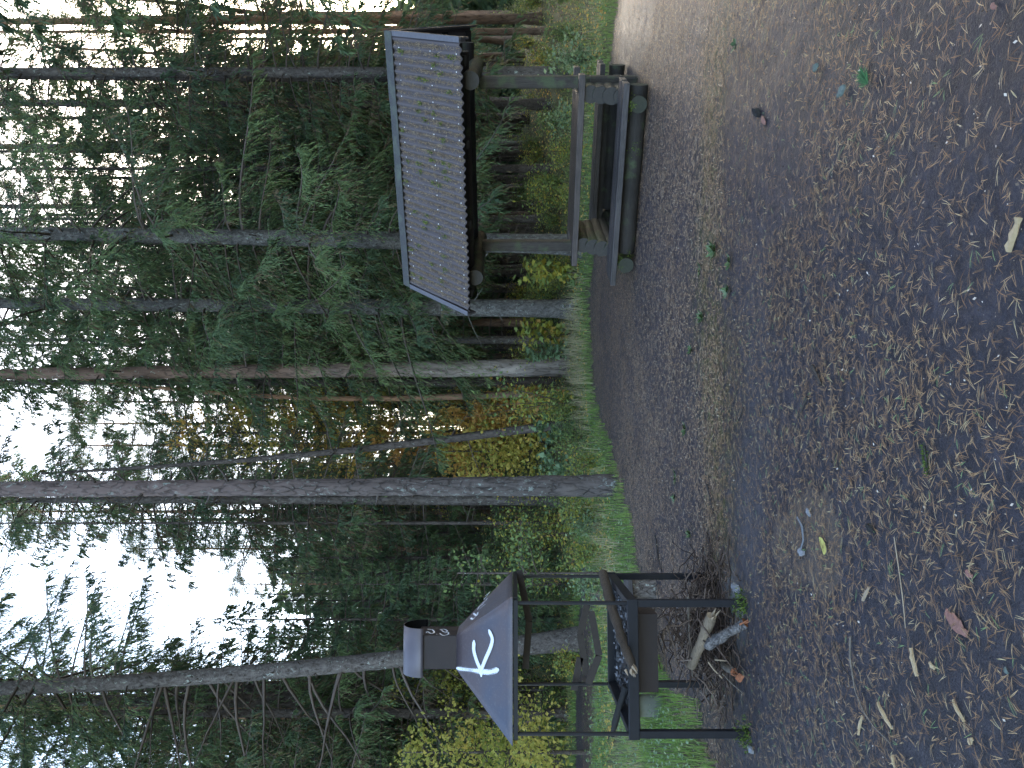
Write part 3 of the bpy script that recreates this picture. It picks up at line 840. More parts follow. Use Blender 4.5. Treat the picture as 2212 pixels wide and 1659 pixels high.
# ---- yellow and orange broadleaved trees
def leaf_tree(name, label, Y, d, h, r0, crown, lean=(0, 0), mat=M_bark_dark, lm=M_yellow, rot=0):
    x, y = base_xy(Y, d); t_ = thing(name, label, 'tree', (x, y, tz(x, y)), rot)
    mb = MB(); trunk_mesh(mb, h, r0, .015, trunk_curve(h, lean), 10, 30, .004, 8, 4)
    mb.obj('trunk', mat, t_)
    link('crown', with_mats(crown, lm, M_twig), t_)
    return t_
leaf_tree('birch_tree', 'yellow autumn birch showing against the sky, right of the big pine', 935, 21.5, 11.0, .08, leaf_crown(201, 4.6, 11, 1.9, 75, 62, .10, tone=(.4, .85)))
leaf_tree('birch_tree', 'second yellow birch, lower and nearer the flaky-barked pine', 880, 23, 9.6, .07, leaf_crown(202, 4.2, 9.6, 1.5, 60, 62, .10, tone=(.35, .8)))
leaf_tree('maple_tree', 'small orange maple glowing behind the slender leaning trunk', 955, 21, 5.6, .05, leaf_crown(203, 1.2, 5.4, 1.4, 60, 60, .12, tone=(.2, .8)), lm=M_orange)
leaf_tree('maple_tree', 'low golden maple beneath the yellow birches', 880, 24, 4.4, .04, leaf_crown(204, .8, 4.2, 1.4, 36, 60, .11, tone=(.3, .8)), lm=M_yellow)
leaf_tree('birch_tree', 'yellow-leaved sapling showing just left of the big pine trunk', 1098, 26, 6.2, .05, leaf_crown(205, 2.5, 6.2, 1.1, 26, 40, .10, tone=(.4, .8)))
leaf_tree('hazel_bush', 'bright yellow bush at the lower left edge beyond the grill', 1625, 14.5, 3.6, .04, leaf_crown(206, .5, 3.6, 1.7, 60, 62, .085, tone=(.1, .6)))
leaf_tree('hazel_bush', 'yellow-green bush under the leaning spruce, left of the chimney', 1490, 18.5, 4.2, .04, leaf_crown(207, 1.0, 4.3, 1.5, 46, 48, .09, tone=(.05, .5)))
leaf_tree('aspen_sapling', 'sapling with round yellow-green leaves right behind the hood corner', 1238, 10.9, 2.35, .018, leaf_crown(208, 1.1, 2.35, .65, 18, 40, .065, tone=(.15, .5), spread=.12), lm=M_shrub)

leaf_tree('maple_tree', 'low golden maple close left of the slender leaning trunk', 975, 19.5, 3.4, .03, leaf_crown(209, .4, 3.3, 1.2, 44, 60, .11, tone=(.2, .7)), lm=M_yellow)
leaf_tree('maple_tree', 'low orange-yellow maple right of the slender leaning trunk', 900, 20.5, 3.0, .03, leaf_crown(210, .3, 2.9, 1.2, 40, 60, .11, tone=(.1, .6)), lm=M_orange)
# ---- shrubs along the edge
SH = {
    'yg': with_mats(shrub_mesh(301, .85, .5, 22, 34, .062, (.35, .85)), M_shrub, M_twig),
    'yg2': with_mats(shrub_mesh(302, .6, .45, 20, 30, .055, (.3, .8)), M_shrub, M_twig),
    'green': with_mats(shrub_mesh(303, .75, .5, 20, 34, .06, (.1, .55)), M_shrub, M_twig),
    'pale': with_mats(shrub_mesh(304, .8, .45, 18, 28, .075, (.2, .75)), M_pale, M_twig),
    'maple': with_mats(shrub_mesh(305, 1.25, .45, 12, 18, .15, (.5, .95), True), M_shrub, M_twig),
    'mapleg': with_mats(shrub_mesh(306, 1.1, .45, 10, 18, .14, (.05, .35), True), M_pale, M_twig),
    'tall': with_mats(shrub_mesh(307, 2.0, .7, 14, 50, .07, (.25, .8)), M_shrub, M_twig),
}
def shrub(kind, name, label, Y, d, rz=0, sc=1.0, group=None, x=None):
    if x is None: x, y = base_xy(Y, d)
    else: y = d
    t_ = thing(name, label, 'shrub', (x, y, tz(x, y) - .02), rz, group, sc)
    link('foliage', SH[kind], t_)
    return t_
shrub('maple', 'maple_sapling', 'yellow-green maple sapling left of the left shelter post', 590, 16.3, .3, 1.05)
shrub('maple', 'maple_sapling', 'yellow and orange maple sapling between the grey spruce and the flaky-barked pine', 722, 17.4, 1.7, 1.1)
shrub('mapleg', 'maple_sapling', 'blue-green maple sapling beside the right side of the flaky-barked pine', 757, 17.2, .9, 1.0)
shrub('mapleg', 'maple_sapling', 'dark green maple sapling over the foot of the leaning trunk', 928, 16.2, 2.2, .95)
shrub('mapleg', 'maple_sapling', 'bluish maple sapling just right of the big pine', 1000, 15.2, 3.2, .85)
shrub('maple', 'maple_sapling', 'golden maple sapling left of the flaky-barked pine', 862, 17.5, 4.0, 1.2)
shrub('pale', 'bramble_bush', 'pale blue-green bush right of the right shelter post', 128, 13.9, .4, 1.15)
shrub('pale', 'bramble_bush', 'pale blue-green bush seen through the shelter beside its right post', 255, 15.8, 1.4, 1.0)
shrub('yg', 'low_bush', 'yellow-green bush just left of the big pine foot', 1105, 13.2, 2.0, .95)
shrub('pale', 'low_bush', 'silvery-green bush two steps left of the big pine', 1135, 13.0, .8, .75)
shrub('yg', 'low_bush', 'yellow bush right beside the right legs of the grill', 1195, 12.8, .5, .9)
shrub('pale', 'low_bush', 'pale bush seen between the right legs of the grill', 1262, 12.2, 4.5, .8)
shrub('yg2', 'low_bush', 'bright yellow-leaved bush right of the big pine foot', 1000, 13.4, 3.3, 1.0)
shrub('green', 'low_bush', 'low green bush between the leaning trunk and the big pine', 948, 14.8, 3.9, 1.0)
shrub('yg', 'low_bush', 'yellow-green bush seen between the middle legs of the grill', 1430, 15.0, 1.9, .9)
rng = np.random.default_rng(9)
GL = {'yg': 'yellow-green undergrowth bush', 'yg2': 'small yellowing undergrowth bush', 'green': 'green undergrowth bush', 'tall': 'tall thin yellowing shrub'}
bushes = []
for i in range(95):
    k = str(rng.choice(['yg', 'yg2', 'green', 'green', 'tall', 'yg']))
    for _ in range(30):
        az = math.radians(rng.uniform(-31, 30)); d = 15.5 + 14 * rng.random() ** 1.3
        x, y = d * math.tan(az), d
        if float(poly_sd(np.array([x]), np.array([y]), CLEAR)[0]) > .9 and float(poly_sd(np.array([x]), np.array([y]), PATH2)[0]) > .5: break
    bushes.append((829.5 - 1600 * x / y, y, k, x, rng.uniform(0, 6.28), rng.uniform(.75, 1.3)))
seen = {}
for Y, y, k, x, rz_, sc in sorted(bushes, key=lambda q: -q[0]):
    shrub(k, 'tall_shrub' if k == 'tall' else 'low_bush', place_label(GL[k], Y, seen), 0, y, rz_, sc, 'undergrowth bushes beneath the trees', x=x)

# ------------------------------------------------------------------ grass, herbs, needles (stuff)
def scatter(n, xlo, xhi, ylo, yhi, rng):
    return rng.uniform(xlo, xhi, n), rng.uniform(ylo, yhi, n)

rng = np.random.default_rng(41)
def blades(n, ylo, yhi, hmin, hmax, wid, near, tone, mat, name, label, keep, curl=.6):
    x, y = scatter(n, -1, 1, ylo, yhi, rng); x = x * (0.56 * y + .4)
    k = keep(x, y); x, y = x[k], y[k]; n = len(x)
    A = rng.uniform(0, 2 * PI, n); h = rng.uniform(hmin, hmax, n)
    z = terrain(x, y) - .015
    b = np.stack((x, y, z), -1); out = np.stack((np.cos(A), np.sin(A), 0 * A), -1)
    sid = np.stack((-np.sin(A), np.cos(A), 0 * A), -1) * (wid * rng.uniform(.6, 1.4, n))[:, None]
    le = rng.uniform(.1, curl, n)
    m = b + UP * (h * .6)[:, None] + out * (h * le * .3)[:, None]
    tp = b + UP * (h * (1 - le * .35))[:, None] + out * (h * le)[:, None]
    V = np.stack((b - sid / 2, b + sid / 2, m + sid * .4, m - sid * .4, tp), 1).reshape(-1, 3)
    i = np.arange(n)[:, None] * 5
    tn = np.clip(tone(x, y) + rng.normal(0, .14, n), 0, 1)
    mb = MB(); mb.add(V, np.concatenate((i, i + 1, i + 2, i + 3), 1), 0, tn)
    mb.add(V, np.concatenate((i + 3, i + 2, i + 4), 1), 0, tn)
    o = mb.obj(name, mat, None, 'stuff'); tag(o, label, 'grass'); return o

def keep_edge(x, y):
    s = dirt_sd(x, y)
    return (s > -.12) & (rng.random(len(x)) < np.clip(.25 + .9 * np.exp(-np.maximum(s, 0) / 1.1), 0, 1))
def tone_edge(x, y):
    s = dirt_sd(x, y)
    return .38 + .28 * smooth(.5, 2.2, s) + .5 * (vnoise(np.stack((x * 1.3, y * 1.3, x * 0), -1), 31) - .5)
blades(120000, 5.2, 19, .05, .16, .007, 0, tone_edge, M_grass, 'grass', 'short green grass fringing the bare clearing', keep_edge)
def keep_dry(x, y):
    s = poly_sd(x, y, CLEAR)
    c = np.exp(-(((x - .6) / 1.3) ** 2)) * (y > 14) + .25 * np.exp(-(((x + 2.6) / .5) ** 2)) * (y > 10) * (y < 13) + .05
    return (s > .15) & (s < 2.4) & (rng.random(len(x)) < c)
blades(30000, 9, 19, .22, .55, .006, 0, lambda x, y: .5 + 0 * x, M_drygrass, 'dry_grass', 'tall straw-coloured dry grass at the foot of the flaky-barked pine', keep_dry, 1.1)

def herb(n, name, label, ylo, yhi, size, hh, mat, tone, keep):
    x, y = scatter(n, -1, 1, ylo, yhi, rng); x = x * (0.56 * y + .6)
    k = keep(x, y); x, y = x[k], y[k]; n = len(x)
    z = terrain(x, y) + rng.uniform(0, hh, n) ** 1.0
    A = rng.uniform(0, 2 * PI, n)
    d = norm(np.stack((np.cos(A), np.sin(A), rng.uniform(-.4, .6, n)), -1))
    w = norm(np.cross(d, norm(UP + rng.normal(0, .4, (n, 3)))))
    s = size * rng.uniform(.6, 1.4, n)
    tn = np.clip(tone + .5 * (vnoise(np.stack((x * .9, y * .9, x * 0), -1), 61) - .5) + rng.normal(0, .15, n), 0, 1)
    mb = MB(); mb.rhombi(np.stack((x, y, z), -1), d, w, s, s * .6, 0, tn, .45, .12)
    o = mb.obj(name, mat, None, 'stuff'); tag(o, label, 'undergrowth'); return o
herb(60000, 'undergrowth', 'leafy ground cover of bilberry and seedlings under the trees', 11, 34, .055, .4, M_shrub, .42,
     lambda x, y: (dirt_sd(x, y) > .75) & (rng.random(len(x)) < np.clip(.4 + .5 * (vnoise(np.stack((x * .8, y * .8, x * 0), -1), 62) - .3), 0, 1)))
herb(48000, 'herbs', 'small broad-leaved herbs mixed into the grass fringe', 5.5, 17, .042, .17, M_pale, .38,
     lambda x, y: (dirt_sd(x, y) > .05) & (rng.random(len(x)) < np.clip(.6 * np.exp(-dirt_sd(x, y) / 1.9), 0, 1)))
herb(9000, 'fallen_leaves', 'scattered fallen leaves lying in the undergrowth', 11, 26, .07, .05, M_orange, .3, lambda x, y: dirt_sd(x, y) > .4)

# fallen pine needles over the clearing
def needles(n, ylo, yhi, length, width, keep, pw=1.0, pairs=True):
    y = ylo + (yhi - ylo) * rng.random(n) ** pw; x = rng.uniform(-1, 1, n) * (.56 * y + .25)
    k = keep(x, y); x, y = x[k], y[k]; n = len(x)
    z = terrain(x, y) + rng.uniform(-.004, .006, n) + .002
    A = rng.uniform(0, PI * 2, n)
    tn = np.clip(rng.normal(.52, .2, n), 0, .93); g = rng.random(n) < .03; tn[g] = 1
    ln = length * rng.uniform(.55, 1.25, n)
    mb = MB()
    for kk in ((0, 1) if pairs else (0,)):
        B = A + (rng.normal(0, .16, n) + .16 if kk else 0)
        cur = rng.normal(0, .11, n)
        d1 = np.stack((np.cos(B), np.sin(B), rng.uniform(-.02, .12, n)), -1)
        d2 = np.stack((np.cos(B + cur), np.sin(B + cur), rng.uniform(-.15, .10, n)), -1)
        p0 = np.stack((x, y, z), -1); p1 = p0 + d1 * (ln * .5)[:, None]; p2 = p1 + d2 * (ln * .5)[:, None]
        sd2 = np.stack((-np.sin(B), np.cos(B), 0 * B), -1) * width / 2
        lift = UP * width * .45
        V = np.stack((p0 - sd2 * .45, p0 + sd2 * .45, p1 + sd2 + lift, p1 - sd2 + lift, p2 + sd2 * .5, p2 - sd2 * .5), 1).reshape(-1, 3)
        i = np.arange(n)[:, None] * 6
        mb.add(V, np.concatenate((np.concatenate((i, i + 1, i + 2, i + 3), 1), np.concatenate((i + 3, i + 2, i + 4, i + 5), 1)), 0), 0, np.tile(tn, 2))
    return mb
clump = lambda x, y: .55 + .75 * smooth(.35, .75, vnoise(np.stack((x * 1.6, y * 1.6, x * 0), -1), 71))
nm = needles(42000, 2.0, 6.2, .054, .0020, lambda x, y: (rng.random(len(x)) < clump(x, y) * (.55 + .5 * moss_band(x, y))), .8)
o = nm.obj('fallen_needles', M_fern, None, 'stuff'); tag(o, 'tan pine needles strewn over the near dark ground', 'needle litter')
nm = needles(150000, 5.6, 15.5, .058, .005, lambda x, y: (dirt_sd(x, y) < .15) & (rng.random(len(x)) < clump(x, y) * (1 - .75 * smooth(1.1, .7, np.hypot((x - 5.0) / 1.3, (y - 9.6) / 1.8)))), .8, False)
o = nm.obj('far_needles', m_tint('far_fallen_needles', [(0.0, (0.10, 0.06, 0.04)), (0.4, (0.25, 0.15, 0.09)), (0.75, (0.42, 0.29, 0.18)), (1.0, (0.52, 0.43, 0.30))], 0.6), None, 'stuff'); tag(o, 'brown needle litter covering the far part of the clearing', 'needle litter')
# specks of grit and crumbs of bark
n = 9000; yy = 2.0 + 7 * rng.random(n) ** .9; xx = rng.uniform(-1, 1, n) * (.56 * yy + .2)
mb = MB(); s = .004 + .008 * rng.random(n) ** 3
A = rng.uniform(0, 6.28, n); d = np.stack((np.cos(A), np.sin(A), 0 * A + .3), -1)
mb.rhombi(np.stack((xx, yy, 0 * xx + .002), -1), norm(d), norm(np.stack((-np.sin(A), np.cos(A), 0 * A + .2), -1)), s * 1.5, s, 0, rng.random(n))
o = mb.obj('bark_crumbs', m_tint('bark_crumb', [(0, (.015, .012, .011)), (.6, (.06, .045, .035)), (.85, (.25, .2, .15)), (1, (.5, .46, .4))]), None, 'stuff')
tag(o, 'dark crumbs of bark and grit on the bare ground', 'grit')
#PART2
# ------------------------------------------------------------------ picnic shelter
M_wood_dark = m_wood('weathered_dark_planks', (0.013, 0.011, 0.011), (0.075, 0.062, 0.063), 0, 0.55, 0.0, spec=0.45)
M_wood_red = m_wood('worn_table_planks', (0.015, 0.011, 0.010), (0.088, 0.066, 0.060), 0, 0.5, 0.0, spec=0.45)
M_log_x = m_wood('dark_round_logs', (0.014, 0.012, 0.011), (0.036, 0.030, 0.027), 0, 0.7, 0.2)
M_log_y = m_wood('mossy_cross_logs', (0.022, 0.019, 0.016), (0.058, 0.051, 0.042), 1, 0.7, 0.45)
M_post = m_wood('grey_green_posts', (0.019, 0.0155, 0.014), (0.062, 0.052, 0.045), 2, 0.7, 0.42)
M_end = m_endgrain('sawn_log_end', (0.030, 0.028, 0.026), (0.058, 0.053, 0.049))
M_endmoss = m_endgrain('mossy_log_end', (0.024, 0.026, 0.020), (0.046, 0.047, 0.036))
M_black = m_plain('near_black_timber', (0.016, 0.014, 0.013), 0.8, 0.2)  # near-black colour of the rafters, ridge beam and battens
M_iron = m_plain('dark_iron_strap', (0.03, 0.03, 0.03), 0.5, 0.4)
M_strip = m_plain('grey_roof_strip', (0.105, 0.102, 0.118), 0.7, 0.12, 0.25, 30)
M_nail = m_plain('pale_nail_heads', (0.75, 0.75, 0.78), 0.35, 0.5)
t = NT('corrugated_bitumen_sheet'); co = t.coord()
b_ = t.noise(co, 3.5, 5, 0.6); f_ = t.noise(co, 160, 3, 0.7)
c = t.mix(b_, (0.052, 0.042, 0.043), (0.088, 0.073, 0.077))
c = t.mix(t.math('MULTIPLY', f_, 0.35), c, (0.165, 0.15, 0.165))
M_sheet = t.done(t.principled(c, 0.75, 0.2, 0, t.bump(f_, 0.4, 0.004)))
t = NT('grey_ridge_cap'); co = t.coord()
f_ = t.noise(co, 60, 5, 0.7); g_ = t.noise(co, 5, 4)
c = t.mix(t.mask(f_, .3, .7), (0.040, 0.040, 0.043), (0.080, 0.080, 0.082))
c = t.mix(t.math('MULTIPLY', t.mask(g_, .5, .75), .6), c, (0.11, 0.13, 0.095))
c = t.mix(t.mask(f_, .70, .74), c, (0.30, 0.24, 0.15))
M_cap = t.done(t.principled(c, 0.85, 0.12, 0, t.bump(f_, .4, .004)))

SC, SA = (2.964, 10.159, 0.0), math.atan2(-.487, .873)
shelter = thing('picnic_shelter', 'open picnic shelter with a needle-strewn corrugated roof on two timber posts', 'shelter', SC, SA)
def logm(mb, a, b, r, mat=0, em=1, sides=20, amp=.006, seed=0):
    a = np.array(a, float); b = np.array(b, float); n = 12
    P = a + (b - a) * np.linspace(0, 1, n)[:, None]
    mb.tube(P, r, sides, mat, True, em, amp=amp, freq=5, seed=seed)
    return mb
for sx in (1, -1):
    mb = MB(); mb.box((sx * 1.1, 0, 1.0), (.152, .145, 2.06))
    bevel(mb.obj('post', M_post, shelter), .03, 3)
for sx in (1.22, -1.27):
    logm(MB(), (sx, -.86, 2.10), (sx, .90, 2.10), .108, seed=int(sx * 9)).obj('cross_log', [M_log_y, M_end], shelter)
for yy, zz in ((-.64, 2.215), (.64, 2.215)):
    logm(MB(), (-1.55, yy, zz), (1.52, yy, zz), .098, seed=4).obj('purlin', [M_log_x, M_end], shelter)
EZ, RZ, HW, RL = 2.20, 3.17, 1.08, 1.67       # eave and ridge height, half width, half length
SLP = math.atan2(RZ - EZ, HW); SLEN = math.hypot(HW, RZ - EZ)
def roof_pt(x, s, off, side):                  # s = distance down from the ridge
    y = s * math.cos(SLP); z = RZ - s * math.sin(SLP)
    y += off * math.sin(SLP); z += off * math.cos(SLP)
    return (x, -side * y, z)
for sx in (-1.45, -.5, .5, 1.45):
    for side in (1, -1):
        MB().bar(roof_pt(sx, .04, -.12, side), roof_pt(sx, SLEN - .05, -.12, side), .05, .10, up=(1, 0, 0)).obj('rafter', M_black, shelter)
MB().box((0, 0, RZ - .17), (2 * RL - .1, .05, .14)).obj('ridge_beam', M_black, shelter)
for side in (1, -1):
    for s in (.18, .55, .95, SLEN - .06):
        MB().bar(roof_pt(-RL + .03, s, -.045, side), roof_pt(RL - .03, s, -.045, side), .09, .025, up=(0, -side * math.sin(SLP), math.cos(SLP))).obj('batten', M_black, shelter)
PITCH = .0955
def sheet(x0, x1, side, lift):
    nxx = int((x1 - x0) / PITCH * 10); nss = 14
    x = np.linspace(x0, x1, nxx + 1); s = np.linspace(0.02, SLEN + .03, nss)
    X, S = np.meshgrid(x, s)
    off = .018 * np.cos(2 * PI * X / PITCH) + lift + .004 * np.sin(S * 5 + x0) + .006 * (vnoise(np.stack((X.ravel() * 3, S.ravel() * 3, 0 * X.ravel()), -1), 5).reshape(X.shape) - .5) + .012 * np.maximum(0, S - SLEN + .1) / .1 * (vnoise(np.stack((X.ravel() * 9, 0 * X.ravel(), 0 * X.ravel()), -1), 6).reshape(X.shape) - .5)
    y = S * math.cos(SLP) + off * math.sin(SLP); z = RZ - S * math.sin(SLP) + off * math.cos(SLP)
    V = np.stack((X, -side * y, z), -1).reshape(-1, 3)
    i = (np.arange(nss - 1)[:, None] * (nxx + 1) + np.arange(nxx)[None]).ravel()
    F = np.stack((i, i + 1, i + nxx + 2, i + nxx + 1), -1)
    if side > 0: F = F[:, ::-1]
    mb = MB(); mb.add(V, F, 0, .5, True)
    o = mb.obj('roof_sheet', M_sheet, shelter)
    m = o.modifiers.new('thick', 'SOLIDIFY'); m.thickness = .005; m.offset = -1
for side in (1, -1):
    for k in range(4):
        w = 2 * RL / 4
        sheet(-RL + k * w - (PITCH * .9 if k else 0), -RL + (k + 1) * w, side, .0 + .0035 * (k % 2))
for k in range(4):
    w = 2 * (RL + .03) / 4; x0 = -RL - .03 + k * w; x1 = x0 + w + .006
    mb = MB(); of = .026 + .004 * (k % 2)
    for side in (1, -1):
        MBp = [roof_pt(x0, 0.0, of, side), roof_pt(x1, 0.0, of, side), roof_pt(x1, .135, of + .004, side), roof_pt(x0, .135, of + .004, side)]
        MBp[0] = (x0, 0, RZ + of / math.cos(SLP)); MBp[1] = (x1, 0, RZ + of / math.cos(SLP))
        mb.poly(MBp if side > 0 else MBp[::-1])
    o = mb.obj('ridge_cap', M_cap, shelter)
    m = o.modifiers.new('thick', 'SOLIDIFY'); m.thickness = .008; m.offset = 0
for side in (1, -1):
    for sx in (1, -1):
        x = sx * (RL + .012)
        up = (0, -side * math.sin(SLP), math.cos(SLP))
        MB().bar(roof_pt(x, .13 if side > 0 else .0, .024, side), roof_pt(x, SLEN + .03, .024, side), .062, .012, up=up).obj('edge_strip', M_strip, shelter)
        MB().bar(roof_pt(x + sx * .012, .0, -.045, side), roof_pt(x + sx * .012, SLEN + .05, -.045, side), .024, .115, up=up).obj('barge_board', M_wood_dark, shelter)
mb = MB()
rngr = np.random.default_rng(3)
nw = int(2 * RL / PITCH)
for k in range(nw):
    xc = -RL + (k + .5) * PITCH + ((-RL / PITCH) % 1) * 0
    xc = (math.floor(xc / PITCH) + .5) * PITCH
    if abs(xc) > RL - .04: continue
    for s in ((.26, .92, SLEN - .03) if k % 2 == 0 else ()):
        mb.box(roof_pt(xc + PITCH / 2, s + rngr.uniform(-.01, .01), .024, 1), (.011, .011, .008))
mb.obj('nails', M_nail, shelter, 'stuff')
# needle litter lying in the furrows of the near slope
n = 20000
kx = rngr.integers(0, nw, n); xc = (np.floor((-RL + (kx + .5) * PITCH) / PITCH) + .5) * PITCH
dens = rngr.random(n)
s_ = .14 + (SLEN - .12) * rngr.random(n)
keepm = (np.abs(xc) < RL - .05) & (dens < .35 + .9 * vnoise(np.stack((xc * 7, s_ * 4, 0 * s_), -1), 9))
xc, s_ = xc[keepm], s_[keepm]; n = len(s_)
xo = rngr.normal(0, .0145, n)
off = .018 * np.cos(2 * PI * (xc + xo) / PITCH) + rngr.uniform(.004, .020, n)
y = s_ * math.cos(SLP) + off * math.sin(SLP); z = RZ - s_ * math.sin(SLP) + off * math.cos(SLP)
base = np.stack((xc + xo, -y, z), -1)
sl = np.array((0, -math.cos(SLP), -math.sin(SLP))); nn = np.array((0, -math.sin(SLP), math.cos(SLP))); xx = np.array((1.0, 0, 0))
A = rngr.normal(0, .75, n) + PI * (rngr.random(n) < .5)
d = norm(sl * np.cos(A)[:, None] + xx * np.sin(A)[:, None] + nn * rngr.uniform(-.1, .3, n)[:, None])
w = norm(np.cross(d, nn + rngr.normal(0, .3, (n, 3))))
M_rooflit = m_tint('old_roof_needles', [(0, (.06, .043, .034)), (.4, (.15, .105, .07)), (.75, (.25, .18, .115)), (1, (.36, .28, .18))], .8)
mb = MB(); mb.rhombi(base - d * .02, d, w, rngr.uniform(.03, .065, n), .0044, 0, rngr.random(n), .5)
mb.obj('needle_litter', M_rooflit, shelter, 'stuff')
mb = MB()
for k in range(44):
    xk = (math.floor(rngr.uniform(-1.55, 1.55) / PITCH) + .5) * PITCH; sk = rngr.uniform(.2, SLEN - .1)
    m = 40; q = np.array(roof_pt(xk, sk, -.006, 1)) + rngr.normal(0, 1, (m, 3)) * np.array((.016, .03, .006)) + np.array((0, 0, .006)) - sl * 0
    q = q + sl * rngr.normal(0, .03, m)[:, None]
    d = norm(unit(m, rngr) + nn)
    mb.rhombi(q, d, norm(np.cross(d, unit(m, rngr))), .03, .009, 0, np.clip(rngr.normal(.6, .25, m), 0, 1))
mb.obj('moss_tufts', M_moss, shelter, 'stuff')
for sx in (1, -1):
    MB().box((sx * 1.22, -.82, 2.225), (.07, .12, .09)).obj('block', M_log_y, shelter)
for sx in (1, -1):
    for zz in ((.59, .19) if sx > 0 else (.59,)):
        MB().box((sx * 1.1, 0, zz), (.158, .151, .013)).obj('strap', M_iron, shelter)

table = thing('picnic_table', 'dark plank picnic table with two benches on stacked log ends, under the shelter roof', 'picnic table', SC, SA)
TZ = .765
for y0, y1, xa, xb, th, m in ((-.44, -.235, -1.26, 1.235, .08, M_wood_red), (-.228, -.035, -.985, .985, .045, M_wood_red), (-.027, .19, -.99, .985, .045, M_wood_red),
                              (.198, .40, -.985, .99, .045, M_wood_red), (.408, .60, -1.25, 1.235, .08, M_wood_red)):
    o = MB().box(((xa + xb) / 2, (y0 + y1) / 2, TZ - th / 2), (xb - xa, y1 - y0 - .004, th), 0, None, .5, .0012).obj('table_plank', m, table); bevel(o, .007)
for xx in (.985, -.985):
    MB().box((xx, .08, TZ - .064), (.14, .9, .034)).obj('cleat', M_wood_dark, table)
for sx in (1.0, -.97):
    for k, (zc, ye) in enumerate(((.605, -.40), (.485, -.47), (.365, -.54), (.245, -.60))):
        o = logm(MB(), (sx, ye, zc), (sx, -ye, zc), .108 if k < 3 else .10, seed=k + int(sx * 7)).obj('support_log', [M_log_y, M_end], table)
    logm(MB(), (sx, -1.2, .125), (sx, 1.15, .125), .098, seed=3).obj('base_log', [M_log_y, M_endmoss], table)
for sy, ztop in ((-1, .315), (1, .38)):
    y0 = sy * 1.0
    for k, (dy, wd) in enumerate(((-.122, .235), (.122, .238))):
        o = MB().box((.0 + .012 * k, y0 + dy, ztop - .035), (2.47, wd, .07), 0, None, .5, .002).obj('bench_plank', M_wood_dark, table); bevel(o, .008)
    logm(MB(), (-.84, y0 + .03 * sy, .115), (1.2, y0 + .03 * sy, .115), .112, seed=12).obj('bench_beam', [M_log_x, M_endmoss], table)
    if sy > 0:
        MB().box((0, y0, .245), (2.1, .07, .09)).obj('bench_beam', M_log_x, table)
mb = MB()
for cx, cy, cz, sp in ((1.0, -1.2, .205, .05), (-.97, -1.19, .19, .075), (-.9, -1.14, .10, .05), (.5, -1.13, .12, .06)):
    m = 150
    q = np.array((cx, cy, cz)) + rngr.normal(0, 1, (m, 3)) * np.array((sp, .012, sp * .5)); d = norm(unit(m, rngr) + UP * .6)
    mb.rhombi(q, d, norm(np.cross(d, unit(m, rngr))), .022, .007, 0, np.clip(rngr.normal(.5, .25, m), 0, 1))
mb.obj('moss', M_moss, table, 'stuff')

# ------------------------------------------------------------------ charcoal grill
t = NT('blued_hood_steel'); co = t.coord()
a_ = t.noise(co, 2.6, 5, .6, .5); f_ = t.noise(co, 40, 4, .6); s_n = t.noise(t.coord((8, 8, 1)), 9, 4)
tc = t.n('ShaderNodeTexCoord'); sx_ = t.n('ShaderNodeSeparateXYZ'); t.l(tc.outputs['Object'], sx_.inputs[0])
c = t.mix(t.mask(a_, .35, .62), (0.066, 0.070, 0.094), (0.094, 0.076, 0.082))
c = t.mix(t.math('MULTIPLY', t.mask(t.math('ADD', sx_.outputs[2], t.math('MULTIPLY', t.math('SUBTRACT', a_, .5), .5)), 1.72, 2.02), .75), c, (0.075, 0.056, 0.060))
c = t.mix(t.math('MULTIPLY', t.mask(s_n, .55, .75), .35), c, (0.17, 0.155, 0.155))
M_hood = t.done(t.principled(c, t.math('ADD', .38, t.math('MULTIPLY', f_, .22)), .5, .35, t.bump(f_, .15, .003)))
t = NT('chimney_rust_steel'); co = t.coord()
a_ = t.noise(co, 6, 5, .6); f_ = t.noise(co, 90, 4, .7)
c = t.mix(a_, (0.017, 0.014, 0.016), (0.034, 0.023, 0.022)); c = t.mix(t.mask(f_, .66, .76), c, (0.07, 0.052, 0.045))
M_chim = t.done(t.principled(c, .6, .35, .2, t.bump(f_, .3, .003)))
M_frame = m_plain('painted_black_steel', (0.010, 0.0105, 0.0145), 0.45, 0.22, 0.35, 14, 0.1)
M_rustbar = m_plain('rusty_flat_bar', (0.030, 0.023, 0.021), 0.65, 0.3, 0.5, 24)
M_capm = m_plain('chimney_cap_steel', (0.095, 0.084, 0.098), 0.45, 0.45, 0.18, 7, 0.1, 0.3)
M_soot = m_plain('soot', (.006, .006, .006), .95, .05)
M_ash = m_tint('cold_ash', [(0, (.018, .018, .02)), (.5, (.075, .075, .08)), (1, (.30, .30, .33))], .95, .1)
GC, GA = Vector((-1.99, 5.60, 0)), math.radians(5)
GM = Matrix.Translation(GC) @ Matrix.Rotation(GA, 4, 'Z')
GI = GM.inverted()
grill = thing('charcoal_grill', 'black steel grill stand with a pyramid hood and chimney, white K sprayed on the hood', 'grill', GC, GA)
LX, LF, LB = .435, -.53, .54
for x in (-LX, LX):
    for y in (LF, LB):
        bevel(MB().box((x, y, .365), (.05, .05, .75)).obj('leg', M_frame, grill), .004)
        MB().tube([(x, y, .80), (x, y, 1.59)], .0135, 10, 0).obj('hood_post', M_frame, grill)
for y in (LB,):
    for x in (-LX, LX):
        MB().box((x + (.05 if x < 0 else -.04), y - .03, .06), (.16, .05, .03)).obj('foot', M_frame, grill)
for a, b in (((-LX - .03, LF - .012, .772), (LX + .03, LF - .012, .772)), ((-LX - .03, LB + .012, .772), (LX + .03, LB + .012, .772))):
    bevel(MB().bar(a, b, .045, .072).obj('rim_rail', M_frame, grill), .004)
